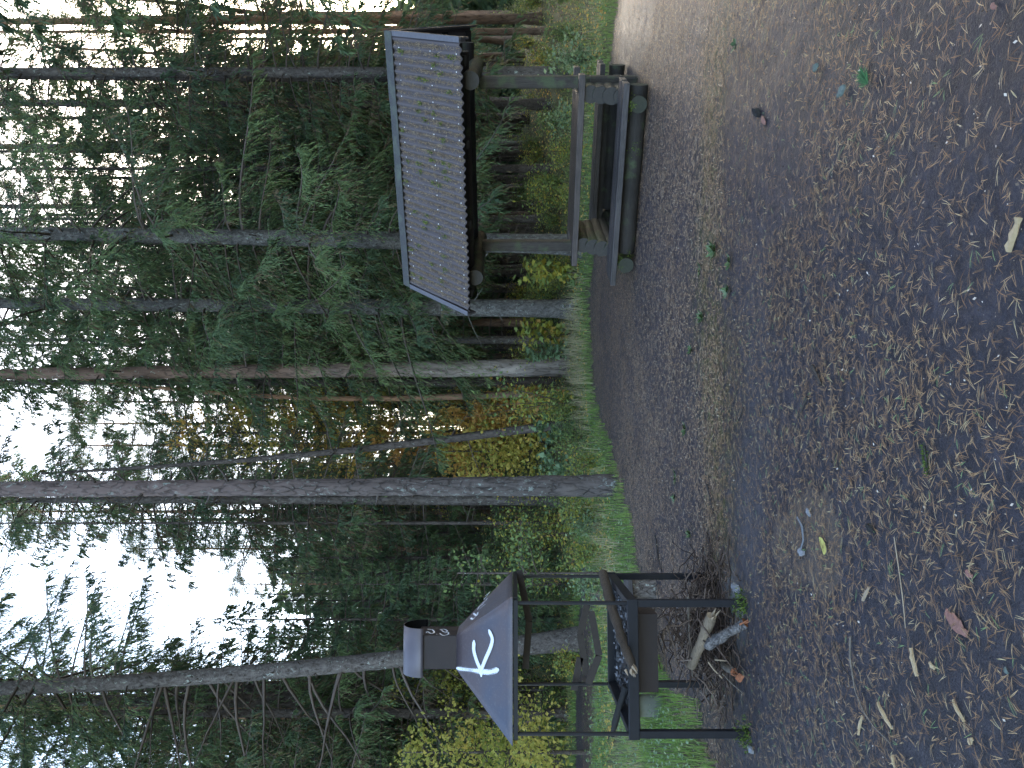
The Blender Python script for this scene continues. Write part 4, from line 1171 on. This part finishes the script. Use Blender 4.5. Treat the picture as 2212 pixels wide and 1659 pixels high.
for x in (-LX, LX):
    bevel(MB().bar((x, LF + .0105, .772), (x, LB - .0105, .772), .045, .071).obj('rim_rail', M_frame, grill), .004)
MB().box((0, 0, .738), (2 * LX - .045, LB - LF - .02, .008)).obj('tray', M_rustbar, grill)
for a, b in (((-.46, LF - .02, 1.575), (.46, LF - .02, 1.575)), ((-.46, LB + .02, 1.575), (.46, LB + .02, 1.575)), ((-.46, LF - .005, 1.5755), (-.46, LB + .005, 1.5755)), ((.46, LF - .005, 1.5755), (.46, LB + .005, 1.5755))):
    MB().bar(a, b, .03, .03).obj('hood_rail', M_frame, grill)
hb, ht, cw, cd = 1.597, 2.01, .122, .14
HB = [(-.50, -.575, hb), (.475, -.575, hb), (.475, .575, hb), (-.50, .575, hb)]
HT = [(-cw, -cd, ht), (cw, -cd, ht), (cw, cd, ht), (-cw, cd, ht)]
def grid_face(a, b, c_, d_, nu=10, nv=8, wob=.003, seed=1):
    u = np.linspace(0, 1, nu + 1)[None, :, None]; v = np.linspace(0, 1, nv + 1)[:, None, None]
    P = np.array(a) * (1 - u) * (1 - v) + np.array(b) * u * (1 - v) + np.array(c_) * u * v + np.array(d_) * (1 - u) * v
    nrm = np.cross(np.array(b) - np.array(a), np.array(d_) - np.array(a)); nrm = nrm / np.linalg.norm(nrm)
    Q = P.reshape(-1, 3); wv = (vnoise(Q * 3.5, seed) - .5) * 2 * wob
    edge = (np.minimum(np.minimum(u, 1 - u) * 4, 1) * np.minimum(np.minimum(v, 1 - v) * 4, 1)).reshape(-1)
    Q = Q + nrm * (wv * edge)[:, None]
    i = (np.arange(nv)[:, None] * (nu + 1) + np.arange(nu)[None]).ravel()
    return Q, np.stack((i, i + 1, i + nu + 2, i + nu + 1), -1)
mb = MB()
for k in range(4):
    k2 = (k + 1) % 4
    Q, F = grid_face(HB[k], HB[k2], HT[k2], HT[k], seed=k); mb.add(Q, F, 0, .5, True)
hood = mb.obj('hood', M_hood, grill)
m = hood.modifiers.new('thick', 'SOLIDIFY'); m.thickness = .004; m.offset = -1
mb = MB()
for k in range(4):
    k2 = (k + 1) % 4
    mb.add([HT[k], HT[k2], (*HT[k2][:2], 2.30), (*HT[k][:2], 2.30)], [(0, 1, 2, 3)])
o = mb.obj('chimney', M_chim, grill)
m = o.modifiers.new('thick', 'SOLIDIFY'); m.thickness = .004; m.offset = -1
mb = MB(); na = 24
a = np.linspace(-.12, PI + .12, na + 1); r_ = .158
V = np.concatenate([np.stack((np.full(na + 1, x), -r_ * np.cos(a), 2.272 + r_ * np.sin(a) * .93), -1) for x in (-.178, .172)])
i = np.arange(na); mb.add(V, np.stack((i, i + 1, i + na + 2, i + na + 1), -1)[:, ::-1], 0, .5, True)
o = mb.obj('chimney_cap', [M_capm, M_soot], grill)
m = o.modifiers.new('thick', 'SOLIDIFY'); m.thickness = .005; m.offset = -1; m.material_offset = 1
mb = MB()
for p in ((.05, -.345, .64, .54, .005, .152), (.05, -.10, .64, .54, .005, .152)):
    mb.box(p[:3], p[3:])
mb.box((-.2175, -.2225, .64), (.005, .24, .152)); mb.box((.3175, -.2225, .64), (.005, .24, .152)); mb.box((.05, -.2225, .566), (.53, .24, .005))
mb.obj('ash_box', M_chim, grill)
def gl(X, Y, d): return tuple(GI @ at(X, Y, d))
for pts in (((1121, 1232, 6.12), (1143, 1342, 6.05)), ((1143, 1342, 6.05), (1135, 1444, 6.08))):
    MB().bar(gl(*pts[0]), gl(*pts[1]), .012, .055).obj('hanger_bar', M_rustbar, grill)
for pts in (((1253, 1420), (1240, 1491)), ((1268, 1306), (1253, 1369)), ((1253, 1369), (1266, 1457)), ((1277, 1322), (1294, 1416)), ((1294, 1416), (1271, 1477))):
    dd = 5.95 if pts[0][0] > 1270 else 6.15
    MB().bar(gl(*pts[0], dd), gl(*pts[1], dd), .014, .055).obj('rack_bar', M_rustbar, grill)
# ash and charcoal in the tray
rg = np.random.default_rng(12)
mb = MB()
for i in range(420):
    q = np.array((rg.uniform(-LX + .05, LX - .05), rg.uniform(LF + .05, LB - .05), .742))
    hh = .03 * math.exp(-((q[0] / .3) ** 2)) + .004
    mb.box(q + np.array((0, 0, rg.uniform(0, hh))), (rg.uniform(.01, .04), rg.uniform(.006, .018), rg.uniform(.004, .016)), 0, Matrix.Rotation(rg.uniform(0, 3.1), 3, 'Z') @ Matrix.Rotation(rg.normal(0, .3), 3, 'X'), float(np.clip(rg.normal(.4, .3), 0, 1)), .002)
tag(mb.obj('ash', M_ash, None, 'stuff'), 'grey ash and charcoal crumbs filling the grill tray', 'ash')
bpy.data.objects['ash'].matrix_world = GM
# sprayed marks: strips a hair above the steel
t = NT('white_spray_paint'); co = t.coord()
n_ = t.noise(co, 190, 3, .7)
al = t.mask(t.math('ADD', t.attr('tint'), t.math('MULTIPLY', t.math('SUBTRACT', n_, .5), .9)), .30, .62)
p = t.principled((.62, .64, .70), .6, .3); tr = t.n('ShaderNodeBsdfTransparent'); mx = t.n('ShaderNodeMixShader')
t.l(al, mx.inputs[0]); t.l(tr.outputs[0], mx.inputs[1]); t.l(p, mx.inputs[2]); M_spray = t.done(mx.outputs[0])
def zoom1(x, y): return (1500 + x * .7233) / 1.8445, (2200 + y * .7233) / 1.8445
def on_plane(X, Y, p0, nrm):
    o_ = GI @ Vector((0, 0, EYE)); tgt = GI @ at(X, Y, 1.0); dr = tgt - o_
    k = (Vector(p0) - o_).dot(nrm) / dr.dot(nrm)
    return o_ + dr * k
def stroke(mb, pts, p0, nrm, width, dens=1.0, lift=.0055):
    P = [on_plane(*zoom1(*q), p0, nrm) + nrm * lift for q in pts]
    Q = []
    for k in range(len(P) - 1):
        p_1 = P[max(k - 1, 0)]; p0_, p1_, p2_ = P[k], P[k + 1], P[min(k + 2, len(P) - 1)]
        for s in np.linspace(0, 1, 8, endpoint=False):
            Q.append(.5 * ((2 * p0_) + (p1_ - p_1) * s + (2 * p_1 - 5 * p0_ + 4 * p1_ - p2_) * s * s + (-p_1 + 3 * p0_ - 3 * p1_ + p2_) * s ** 3))
    Q.append(P[-1])
    e0 = (Q[0] - Q[1]).normalized(); e1 = (Q[-1] - Q[-2]).normalized()
    Q = [Q[0] + e0 * width * .45] + Q + [Q[-1] + e1 * width * .45]
    cols = [-1, -.72, -.42, 0, .42, .72, 1]; tv = [.22, .55, 1.0, 1.0, .55, .22]
    V, F, T = [], [], []
    for k, q in enumerate(Q):
        tg = (Q[min(k + 1, len(Q) - 1)] - Q[max(k - 1, 0)]).normalized(); sd3 = nrm.cross(tg)
        ws = .35 if k in (0, len(Q) - 1) else (.85 if k in (1, len(Q) - 2) else 1)
        V += [tuple(q + sd3 * width * .62 * ws * c_ + nrm * 0) for c_ in cols]
    for k in range(len(Q) - 1):
        dk = dens if np.ndim(dens) == 0 else np.interp(k / len(Q), np.linspace(0, 1, len(dens)), dens)
        for j in range(6):
            a_ = k * 7 + j; F.append((a_, a_ + 1, a_ + 8, a_ + 7)); T.append(tv[j] * dk)
    mb.add(V, F, 0, T, True)
nf = (Vector(HB[1]) - Vector(HB[0])).cross(Vector(HT[0]) - Vector(HB[0])).normalized()
nr = (Vector(HB[2]) - Vector(HB[1])).cross(Vector(HT[1]) - Vector(HB[1])).normalized()
mb = MB(); stroke(mb, [(452, 640), (470, 643), (520, 648), (575, 655), (625, 660), (668, 648)], HB[0], nf, .044, (.62, .6, .5, 1.0, .75, 1.1))
stroke(mb, [(541, 497), (540, 540), (556, 598), (577, 648), (580, 672)], HB[0], nf, .039, 1.15, .0065)
stroke(mb, [(627, 437), (642, 478), (632, 525), (604, 590), (580, 650)], HB[0], nf, .036, 1.1, .0075)
mb.obj('graffiti', M_spray, grill)['label'] = 'white sprayed letter K on the front of the hood'
mb = MB()
for st_ in ([(522, 366), (534, 372), (545, 362)], [(536, 340), (556, 352), (560, 336)], [(560, 318), (572, 300), (590, 288)], [(574, 312), (588, 300), (600, 292)], [(596, 262), (606, 250), (616, 240)], [(588, 282), (604, 270), (612, 258)], [(606, 240), (618, 232), (625, 225)]):
    stroke(mb, st_, HB[1], nr, .020, .8)
mb.obj('graffiti', M_spray, grill)['label'] = 'faded white scribble on the right side of the hood'
mb = MB(); nc_ = Vector((1, 0, 0)); pc = (cw, 0, 2.1)
stroke(mb, [(276, 446), (283, 442), (300, 452), (318, 446), (308, 432), (284, 428)], pc, nc_, .020, .62)
stroke(mb, [(330, 455)] + [(334, 457)], pc, nc_, .012, .6)
stroke(mb, [(352, 432), (372, 428), (390, 438), (376, 444), (360, 436)], pc, nc_, .018, .62)
stroke(mb, [(350, 452), (366, 462), (392, 458), (396, 446), (378, 448)], pc, nc_, .018, .62)
mb.obj('graffiti', M_spray, grill)['label'] = 'pale sprayed figures on the right side of the chimney'

# ------------------------------------------------------------------ firewood and burnt logs
M_barkwood = m_wood('weathered_firewood', (0.075, 0.062, 0.052), (0.20, 0.17, 0.14), 0, .8)
M_burnt = m_wood('half_burnt_bark', (0.022, 0.017, 0.014), (0.085, 0.064, 0.048), 0, .85)
M_pale = m_plain('pale_peeled_wood', (0.27, 0.21, 0.15), .75, .2, .35, 18)
M_grey = m_bark('grey_firewood_bark', (0.085, 0.078, 0.080), (0.19, 0.175, 0.17), scale=16, zs=1)
M_char = m_plain('charred_wood', (0.014, 0.013, 0.013), .8, .3, .5, 40, .5)
M_raw = m_plain('raw_orange_wood', (0.24, 0.095, 0.05), .7, .2, .35, 30)
def stick(name, label, cat, pts, r0, r1, mat, endmat=None, seed=1, splint=0, splintmat=None, sides=12, amp=None, group=None):
    rg2 = np.random.default_rng(seed)
    P = np.array([tuple(p) for p in pts], float); nseg = max(8, 5 * len(P))
    tt = np.linspace(0, len(P) - 1, nseg)
    Q = np.stack([np.interp(tt, np.arange(len(P)), P[:, k]) for k in range(3)], -1)
    mb = MB(); mb.tube(Q, np.linspace(r0, r1, nseg), sides, 0, True, 1, amp=r0 * .25 if amp is None else amp, freq=14, seed=seed)
    dv = norm(Q[-1] - Q[-2])
    for k in range(splint):
        q0 = Q[-1] + rg2.normal(0, r1 * .45, 3) - dv * .02; q1 = q0 + dv * rg2.uniform(.3, 1.0) * r1 * 3 + rg2.normal(0, r1 * .25, 3)
        mb.tube([q0, (q0 + q1) / 2, q1], [r1 * .32, r1 * .24, .001], 4, 1, False)
    o = mb.obj(name, [mat, endmat or mat])
    return tag(o, label, cat, group)
stick('half_burnt_log', 'half-burnt log laid across the grill rim, splintered at its near end', 'log', [at(1302, 1238, 6.02), at(1318, 1300, 5.65), at(1345, 1385, 5.15), at(1368, 1449, 4.83)], .038, .032, M_burnt, M_pale, 3, 9)
stick('charred_branch', 'black charred branch sticking out over the left rim of the grill', 'branch', [at(1352, 1482, 5.42), at(1338, 1530, 5.45), at(1322, 1588, 5.5)], .030, .022, M_char, M_char, 5, 2)
stick('pale_log', 'pale peeled log, chewed at both ends, on top of the pile under the grill', 'log', [at(1493, 1440, 5.45), at(1514, 1392, 5.32), at(1537, 1330, 5.2)], .034, .038, m_wood('peeled_log_wood', (.10, .075, .055), (.26, .205, .15), 0, .75), M_pale, 7, 5)
stick('grey_log', 'grey-barked log with a torn end, lying lowest in front of the pile', 'log', [at(1530, 1392, 5.3), at(1553, 1378, 5.2), at(1580, 1362, 5.12), at(1610, 1345, 5.06)], .050, .026, M_grey, M_raw, 9, 5)
stick('short_log', 'short pale log stub half hidden behind the right front leg', 'log', [at(1502, 1322, 5.75), at(1498, 1300, 5.8)], .04, .04, M_pale, M_pale, 11)
stick('snapped_branch', 'snapped branch with a bright orange break at the pile foot', 'branch', [at(1548, 1420, 5.5), at(1567, 1440, 5.3), at(1586, 1452, 5.18)], .022, .026, M_barkwood, M_raw, 13, 8)
mb = MB().box(tuple(at(1597, 1464, 5.12)), (.045, .02, .03), 0, Matrix.Rotation(.5, 3, 'Y'), .5, .006)
tag(mb.obj('wood_flake', M_raw), 'small orange flake of wood beside the snapped branch', 'wood chip')
for k, (a, b, lab) in enumerate((((1486, 1290), (1496, 1460), 'longest straight twig lying level across the brush pile'), ((1530, 1430), (1560, 1465), 'thin pale split stick at the left foot of the pile'),
                                 ((1545, 1425), (1572, 1428), 'short pale stick lying beside the thin split stick'), ((1560, 1455), (1608, 1500), 'thin grey wand leaning out left of the pile'))):
    d0 = 5.55 if k == 0 else 5.25
    stick('twig', lab, 'twig', [at(*a, d0), at((a[0] + b[0]) / 2 - 2, (a[1] + b[1]) / 2, d0 - .04), at(*b, d0 - .06 if k == 0 else min(d0 - .05, 2560 / (b[0] - 1106) if b[0] > 1590 else 9))], .011 if k == 0 else .006, .007 if k == 0 else .004, M_barkwood if k in (0, 3) else M_pale, None, 20 + k, 0, sides=6)
mb = MB()
for k in range(620):
    c0 = np.array((rg.normal(.12, .22), rg.normal(.12, .24), 0)); c0[2] = abs(rg.normal(0, .21)) * max(.25, 1 - abs(c0[0] - .1) * 1.5)
    A = rg.uniform(0, 2 * PI); L = rg.uniform(.1, .45)
    d = norm(np.array((math.cos(A), math.sin(A) * .7, rg.normal(.05, .35))))
    P = c0 + d * (np.linspace(-.5, .5, 6) * L)[:, None] + rg.normal(0, .012, (6, 3))
    P[:, 2] = np.maximum(P[:, 2], .004)
    mb.tube(P, np.linspace(.0055, .002, 6) * rg.uniform(.6, 1.5), 4, 0, False, tint=rg.random())
o = mb.obj('brushwood', m_tint('brown_brushwood', [(0, (.028, .019, .016)), (.6, (.07, .047, .038)), (1, (.14, .105, .085))]), None, 'stuff')
o.matrix_world = GM; tag(o, 'tangle of thin brown twigs heaped under the grill', 'brushwood')
mb = MB()
for cx, cy in ((LX, LF), (-LX, LF)):
    q = GM @ Vector((cx, cy, 0)); m = 420
    Pq = np.array((q.x, q.y, .0)) + np.stack((rg.normal(0, .055, m), rg.normal(-.02, .05, m), rg.random(m) ** 2 * .09), -1)
    k = np.abs(Pq[:, 2]) < .10 - .9 * np.abs(np.hypot(Pq[:, 0] - q.x, Pq[:, 1] - q.y) - .03)
    Pq = Pq[k]; m = len(Pq); d = norm(unit(m, rg) + UP)
    mb.rhombi(Pq, d, norm(np.cross(d, unit(m, rg))), .026, .006, 0, np.clip(rg.normal(.3, .25, m), 0, 1))
tag(mb.obj('leg_moss', M_moss, None, 'stuff'), 'moss cushions grown round the front feet of the grill', 'moss')

# weathered bench behind the grill, on concrete feet
M_conc = m_plain('mossy_concrete', (0.11, 0.118, 0.098), .85, .2, .3, 9)
bench = thing('concrete_bench', 'old plank bench on pale concrete feet, mostly hidden behind the grill', 'bench', (-2.87, 8.12, 0), math.radians(21.5))
for x in (-.6, .6):
    o = MB().tube([(x, 0, -.05), (x, 0, .2), (x, 0, .265)], [.115, .115, .108], 20, 0, True, amp=.006).obj('bench_foot', M_conc if x < 0 else M_bark_mid, bench)
for y in (-.09, .09):
    bevel(MB().box((-.05, y, .292), (1.6, .165, .05), 0, None, .5, .003).obj('seat_plank', M_wood_dark, bench), .008)
st_b = gnd(1306, 1288)
mb = MB(); mb.tube([(0, 0, -.05), (.01, 0, .12), (.03, 0, .24)], [.17, .15, .14], 18, 0, True, 1, amp=.02, freq=9)
m = 900; A = rg.uniform(0, 6.28, m); r2 = .16 * np.sqrt(rg.random(m)); q = np.stack((r2 * np.cos(A) + .02, r2 * np.sin(A), .24 - r2 * .2 + rg.uniform(0, .02, m)), -1)
d = norm(unit(m, rg) + UP); mb.rhombi(q, d, norm(np.cross(d, unit(m, rg))), .04, .012, 2, np.clip(rg.normal(.7, .2, m), 0, 1))
o = mb.obj('tree_stump', [M_bark_mid, M_endmoss, M_moss]); o.location = (st_b.x, st_b.y, tz(st_b.x, st_b.y))
tag(o, 'low stump topped with bright moss at the edge of the grass, seen through the grill', 'stump')

# ------------------------------------------------------------------ small things on the ground
def zr(y0, x, y): return gnd((2600 + x * .669) / 1.8445, (y0 + y * .669) / 1.8445)
M_chip = m_plain('split_wood_chip', (0.33, 0.25, 0.15), .75, .25, .3, 60)
M_white = m_plain('white_scrap', (0.17, 0.175, 0.19), .6, .3, .2, 30)
M_redbark = m_plain('red_bark_flake', (0.20, 0.105, 0.085), .8, .2, .45, 50)
M_mint = m_plain('mint_lichen', (0.10, 0.125, 0.115), .85, .15, .4, 60)
M_blackb = m_plain('wet_black_twig', (0.022, 0.018, 0.017), .55, .35, .5, 50)
M_strawm = m_plain('dry_straw', (0.28, 0.22, 0.155), .7, .25, .2, 40)
def chip(name, label, cat, a, b, w, th, mat, seed, nseg=6):
    rg3 = np.random.default_rng(seed); a = np.array(a); b = np.array(b)
    L = np.linalg.norm(b - a); dr = (b - a) / L; sd4 = np.array((-dr[1], dr[0], 0))
    V = []
    for k in range(nseg + 1):
        s = k / nseg; c0 = a + dr * L * s; wl = w * (.25 + .75 * math.sin(PI * min(max(s, .12), .88))) * .5
        l, r = wl * rg3.uniform(.7, 1.2), wl * rg3.uniform(.7, 1.2); zt = th * rg3.uniform(.7, 1.2)
        for x_, z_ in ((-l, 0), (-l * .8, zt), (r * .8, zt * rg3.uniform(.7, 1.2)), (r, 0)):
            V.append(c0 + sd4 * x_ + np.array((0, 0, z_ - .003 + .004 * math.sin(s * 3))))
    F = []
    for k in range(nseg):
        for j in range(4):
            j2 = (j + 1) % 4; F.append((k * 4 + j, k * 4 + j2, k * 4 + 4 + j2, k * 4 + 4 + j))
    mb = MB(); mb.add(V, F); mb.add(V[:4], [(0, 1, 2, 3)]); mb.add(V[-4:], [(3, 2, 1, 0)])
    return tag(mb.obj(name, mat), label, cat)
for k, (y0, a, b, w, th, mat, nm_, lab, cat) in enumerate((
    (2000, (1540, 870), (1578, 1038), .026, .010, M_chip, 'wood_chip', 'broad pale wood chip with a notched edge on the near left ground', 'wood chip'),
    (2000, (1343, 1192), (1428, 1352), .018, .010, M_chip, 'wood_chip', 'long slanting pale wood chip below and left of the grill', 'wood chip'),
    (2000, (1250, 1272), (1228, 1388), .013, .008, M_chip, 'wood_chip', 'slim pale wood chip nearest the front left leg of the grill', 'wood chip'),
    (2000, (1255, 590), (1292, 508), .015, .010, M_pale, 'peeled_stick', 'short peeled stick with one bright white end, in front of the grill', 'stick'),
    (2000, (1788, 1178), (1858, 1308), .014, .008, M_chip, 'wood_chip', 'thin pale wood chip at the lower left, farthest toward the viewer', 'wood chip'),
    (2000, (1430, 1505), (1447, 1582), .016, .010, M_chip, 'wood_chip', 'pale wood chip cut by the left edge of the view', 'wood chip'),
    (2000, (1650, 955), (1680, 995), .02, .006, M_chip, 'wood_chip', 'tiny round wood chip beside the broad notched chip', 'wood chip'),
    (2000, (1905, 1410), (1885, 1440), .022, .006, M_chip, 'wood_chip', 'small triangular wood chip at the far lower left', 'wood chip'),
    (2000, (1745, 655), (1872, 792), .055, .008, M_redbark, 'bark_flake', 'reddish flake of bark on the near ground', 'bark'),
    (2000, (1862, 415), (1905, 445), .03, .006, M_redbark, 'bark_flake', 'small dark red bark flake above the big reddish one', 'bark'),
    (0, (2125, 1500), (2192, 1296), .026, .014, M_chip, 'wood_chip', 'big pale splinter of wood nearest the viewer, right of the middle', 'wood chip'),
    (0, (616, 172), (624, 120), .020, .006, M_pale, 'wood_chip', 'pale wood chip near the right edge of the clearing', 'wood chip'),
    (0, (648, 700), (672, 735), .045, .005, M_redbark, 'fallen_leaf', 'small pinkish fallen leaf right of the shelter bench', 'leaf'),
    (0, (2015, 28), (2045, 48), .022, .005, M_redbark, 'fallen_leaf', 'curled brown leaf at the near right edge', 'leaf'),
    (2000, (490, 492), (522, 530), .06, .03, M_white, 'paper_scrap', 'crumpled white scrap of paper by the right front foot of the grill', 'litter'),
    (2000, (575, 1452), (602, 1492), .045, .02, M_white, 'paper_scrap', 'white scrap of paper left of the left front foot of the grill', 'litter'),
    (2000, (918, 40), (940, 82), .028, .010, M_white, 'paper_scrap', 'bluish-white scrap on the sandy patch, right of the strip', 'litter'),
    (2000, (870, 290), (905, 305), .045, .012, M_white, 'paper_scrap', 'white scrap at the lower end of the grey strip', 'litter'),
    (2000, (1290, 140), (1325, 175), .035, .02, M_char, 'charcoal_lump', 'black lump of charcoal left of the middle of the ground', 'charcoal'),
    (0, (620, 655), (640, 685), .05, .03, M_char, 'pine_cone', 'dark wet pine cone near the shelter bench', 'cone'),
    (2000, (2095, 985), (2115, 1025), .02, .004, M_mint, 'lichen_flake', 'mint-green flake at the lower left, near the viewer', 'lichen'),
    (0, (1110, 570), (1150, 515), .05, .015, M_mint, 'lichen_tuft', 'grey-green lichen tuft beside the green sprig', 'lichen'),
    (0, (965, 420), (985, 385), .04, .015, M_mint, 'lichen_tuft', 'grey-green lichen tuft farther off from the sprig', 'lichen'),
)):
    chip(nm_, lab, cat, zr(y0, *a), zr(y0, *b), w, th, mat, 50 + k)
def gpath(y0, pts, lift=.008): return [zr(y0, *p) + Vector((0, 0, lift)) for p in pts]
stick('straw', 'long straight dry straw lying left of the yellow leaf', 'straw', gpath(2000, [(1450, 210), (1478, 400), (1500, 560), (1518, 752)]), .0028, .002, M_strawm, None, 31, sides=5)
stick('twig', 'long thin bent twig running down between the wood chips', 'twig', gpath(2000, [(1188, 800), (1186, 930), (1215, 1120), (1270, 1255), (1330, 1340), (1425, 1435)]), .005, .003, M_barkwood, None, 32, sides=6)
stick('twig', 'thin black twig left of the long bent twig', 'twig', gpath(2000, [(1085, 830), (1140, 980), (1200, 1060)]), .004, .003, M_blackb, None, 33, sides=6)
stick('twig', 'short thick black twig in the middle of the bare ground', 'twig', gpath(1000, [(958, 686), (985, 735), (1012, 796)]), .012, .008, M_blackb, None, 34, sides=8)
stick('twig', 'small straight black twig near the mossy strip', 'twig', gpath(1000, [(548, 935), (520, 1010)]), .006, .004, M_blackb, None, 35, sides=6)
stick('twig', 'brown forked-looking twig half covered by needles', 'twig', gpath(1000, [(930, 870), (900, 940), (870, 1000)]), .007, .004, M_blackb, None, 36, sides=6)
stick('twig', 'black wet stick on the pale wet ground beside the grill', 'twig', gpath(1000, [(330, 1390), (350, 1470), (368, 1560)]), .010, .006, M_blackb, None, 37, sides=6)
stick('twig', 'dark twig lying across the clearing edge right of the grill', 'twig', gpath(2000, [(20, 200), (35, 330), (60, 420)]), .012, .006, M_blackb, None, 38, sides=6)
stick('plastic_strip', 'thin bluish-grey strip lying on the sandy patch', 'litter', gpath(2000, [(872, 92), (900, 145), (908, 225), (888, 295)]), .006, .005, m_plain('grey_plastic', (.10, .105, .12), .45, .4, .2, 30), None, 39, sides=6)
mt = gpath(1000, [(1628, 1160), (1640, 1240), (1652, 1330)])
mb = MB(); mb.tube([tuple(p) for p in mt], [.006, .006, .003], 6, 0)
for k in range(160):
    s = rg.random(); p = np.array(mt[0].lerp(mt[2], s)); d = norm(unit(1, rg)[0] + UP * .5)
    mb.rhombi([p], [d], [norm(np.cross(d, unit(1, rg)[0]))], .018, .003, 1, [rg.random() * .6])
tag(mb.obj('mossy_twig', [M_blackb, M_moss]), 'moss-furred twig on the near ground right of the middle', 'twig')
# the yellow leaf
a = zr(2000, 1002, 215); b = zr(2000, 1036, 308); L = (b - a).length; ang = math.atan2(b.y - a.y, b.x - a.x)
mb = MB(); k = 12; pts = []
for i in range(k):
    th = 2 * PI * i / k; pts.append((math.cos(th) * L * .55, math.sin(th) * L * .30 * (1 + .1 * math.cos(3 * th)), .006 + .004 * math.cos(2 * th + .6)))
V = [(0, 0, .004)] + pts
mb.add(V, [(0, i + 1, (i + 1) % k + 1) for i in range(k)])
o = mb.obj('fallen_leaf', m_plain('yellow_leaf', (.36, .33, .09), .6, .3, .2, 40)); o.location = (a + b) / 2; o.rotation_euler = (0, 0, ang)
tag(o, 'single bright yellow leaf on the sandy patch', 'leaf')
# the green pine sprig
p = zr(0, 1300, 505); q = zr(0, 1262, 430); dv = (q - p).normalized()
mb = MB(); n = 170; s = rg.random(n); sd5 = Vector((-dv.y, dv.x, 0))
bb = np.array([tuple(p.lerp(q, x * .75)) for x in s]) + np.array((0, 0, .012))
d = norm(np.array(dv) * rg.uniform(.5, 1, (n, 1)) + np.array(sd5) * rg.normal(0, .55, (n, 1)) + UP * rg.uniform(0, .5, (n, 1)))
mb.rhombi(bb, d, norm(np.cross(d, unit(n, rg))), .055, .003, 0, rg.random(n)); mb.tube([tuple(p), tuple(p.lerp(q, .8) + Vector((0, 0, .012)))], .004, 5, 1)
tag(mb.obj('pine_sprig', [m_tint('fresh_green_needle', [(0, (.035, .10, .04)), (1, (.06, .15, .055))]), M_twig]), 'fresh green pine sprig broken off on the near right ground', 'sprig')
# little weeds on the mossy strip
def weed_mesh(seed, nl, sz, h):
    rg4 = np.random.default_rng(seed); mb = MB(); A = rg4.uniform(0, 6.28, nl)
    d = norm(np.stack((np.cos(A), np.sin(A), rg4.uniform(.1, .8, nl)), -1)); b = d * .002 + UP * rg4.uniform(0, h * .2, (nl, 1))
    mb.rhombi(b, d, norm(np.cross(d, UP)), sz * rg4.uniform(.6, 1.2, nl), sz * .5, 0, rg4.random(nl), .5, .2)
    return with_mats(mb.mesh('weed_leaves'), M_shrubg)
M_shrubg = m_tint('weed_leaf', [(0, (.03, .055, .018)), (.5, (.065, .10, .035)), (.8, (.10, .135, .07)), (1, (.14, .165, .11))], .55)
WD = [weed_mesh(1, 22, .06, .07), weed_mesh(2, 12, .05, .04), weed_mesh(3, 7, .05, .03)]
for k, (y0, x, y, v, sc, lab) in enumerate(((0, 375, 1490, 0, 1.0, 'biggest leafy weed clump on the mossy strip, in front of the bench'), (0, 465, 1560, 1, .9, 'pale-leaved weed on the mossy strip beside the biggest clump'), (1000, 285, 110, 2, .9, 'two-leaved weed just left of the biggest weed clump'),
        (1000, 450, 235, 1, .9, 'weed with broad bluish leaves in the middle of the mossy strip'), (1000, 300, 395, 0, .75, 'leafy weed on the far rim of the mossy strip'), (1000, 235, 590, 1, .9, 'bright green grassy weed on the mossy strip, right of the middle'),
        (1000, 200, 1060, 1, 1.0, 'single small weed on the mossy strip in line with the big pine'), (1000, 140, 1345, 2, 1.1, 'small weed on the mossy strip right of the grill'), (1000, 135, 1470, 1, .8, 'low weed on the strip, nearest the right legs of the grill'), (0, 500, 268, 1, .8, 'greyish weed at the right end of the mossy strip'), (2000, 225, 190, 0, .6, 'tufted weed right beside the right back leg of the grill'))):
    g_ = zr(y0, x, y); o = link('weed', WD[v], None); o.location = g_; o.rotation_euler = (0, 0, k * 1.3); o.scale = (sc * 1.45,) * 3
    tag(o, lab, 'weed')
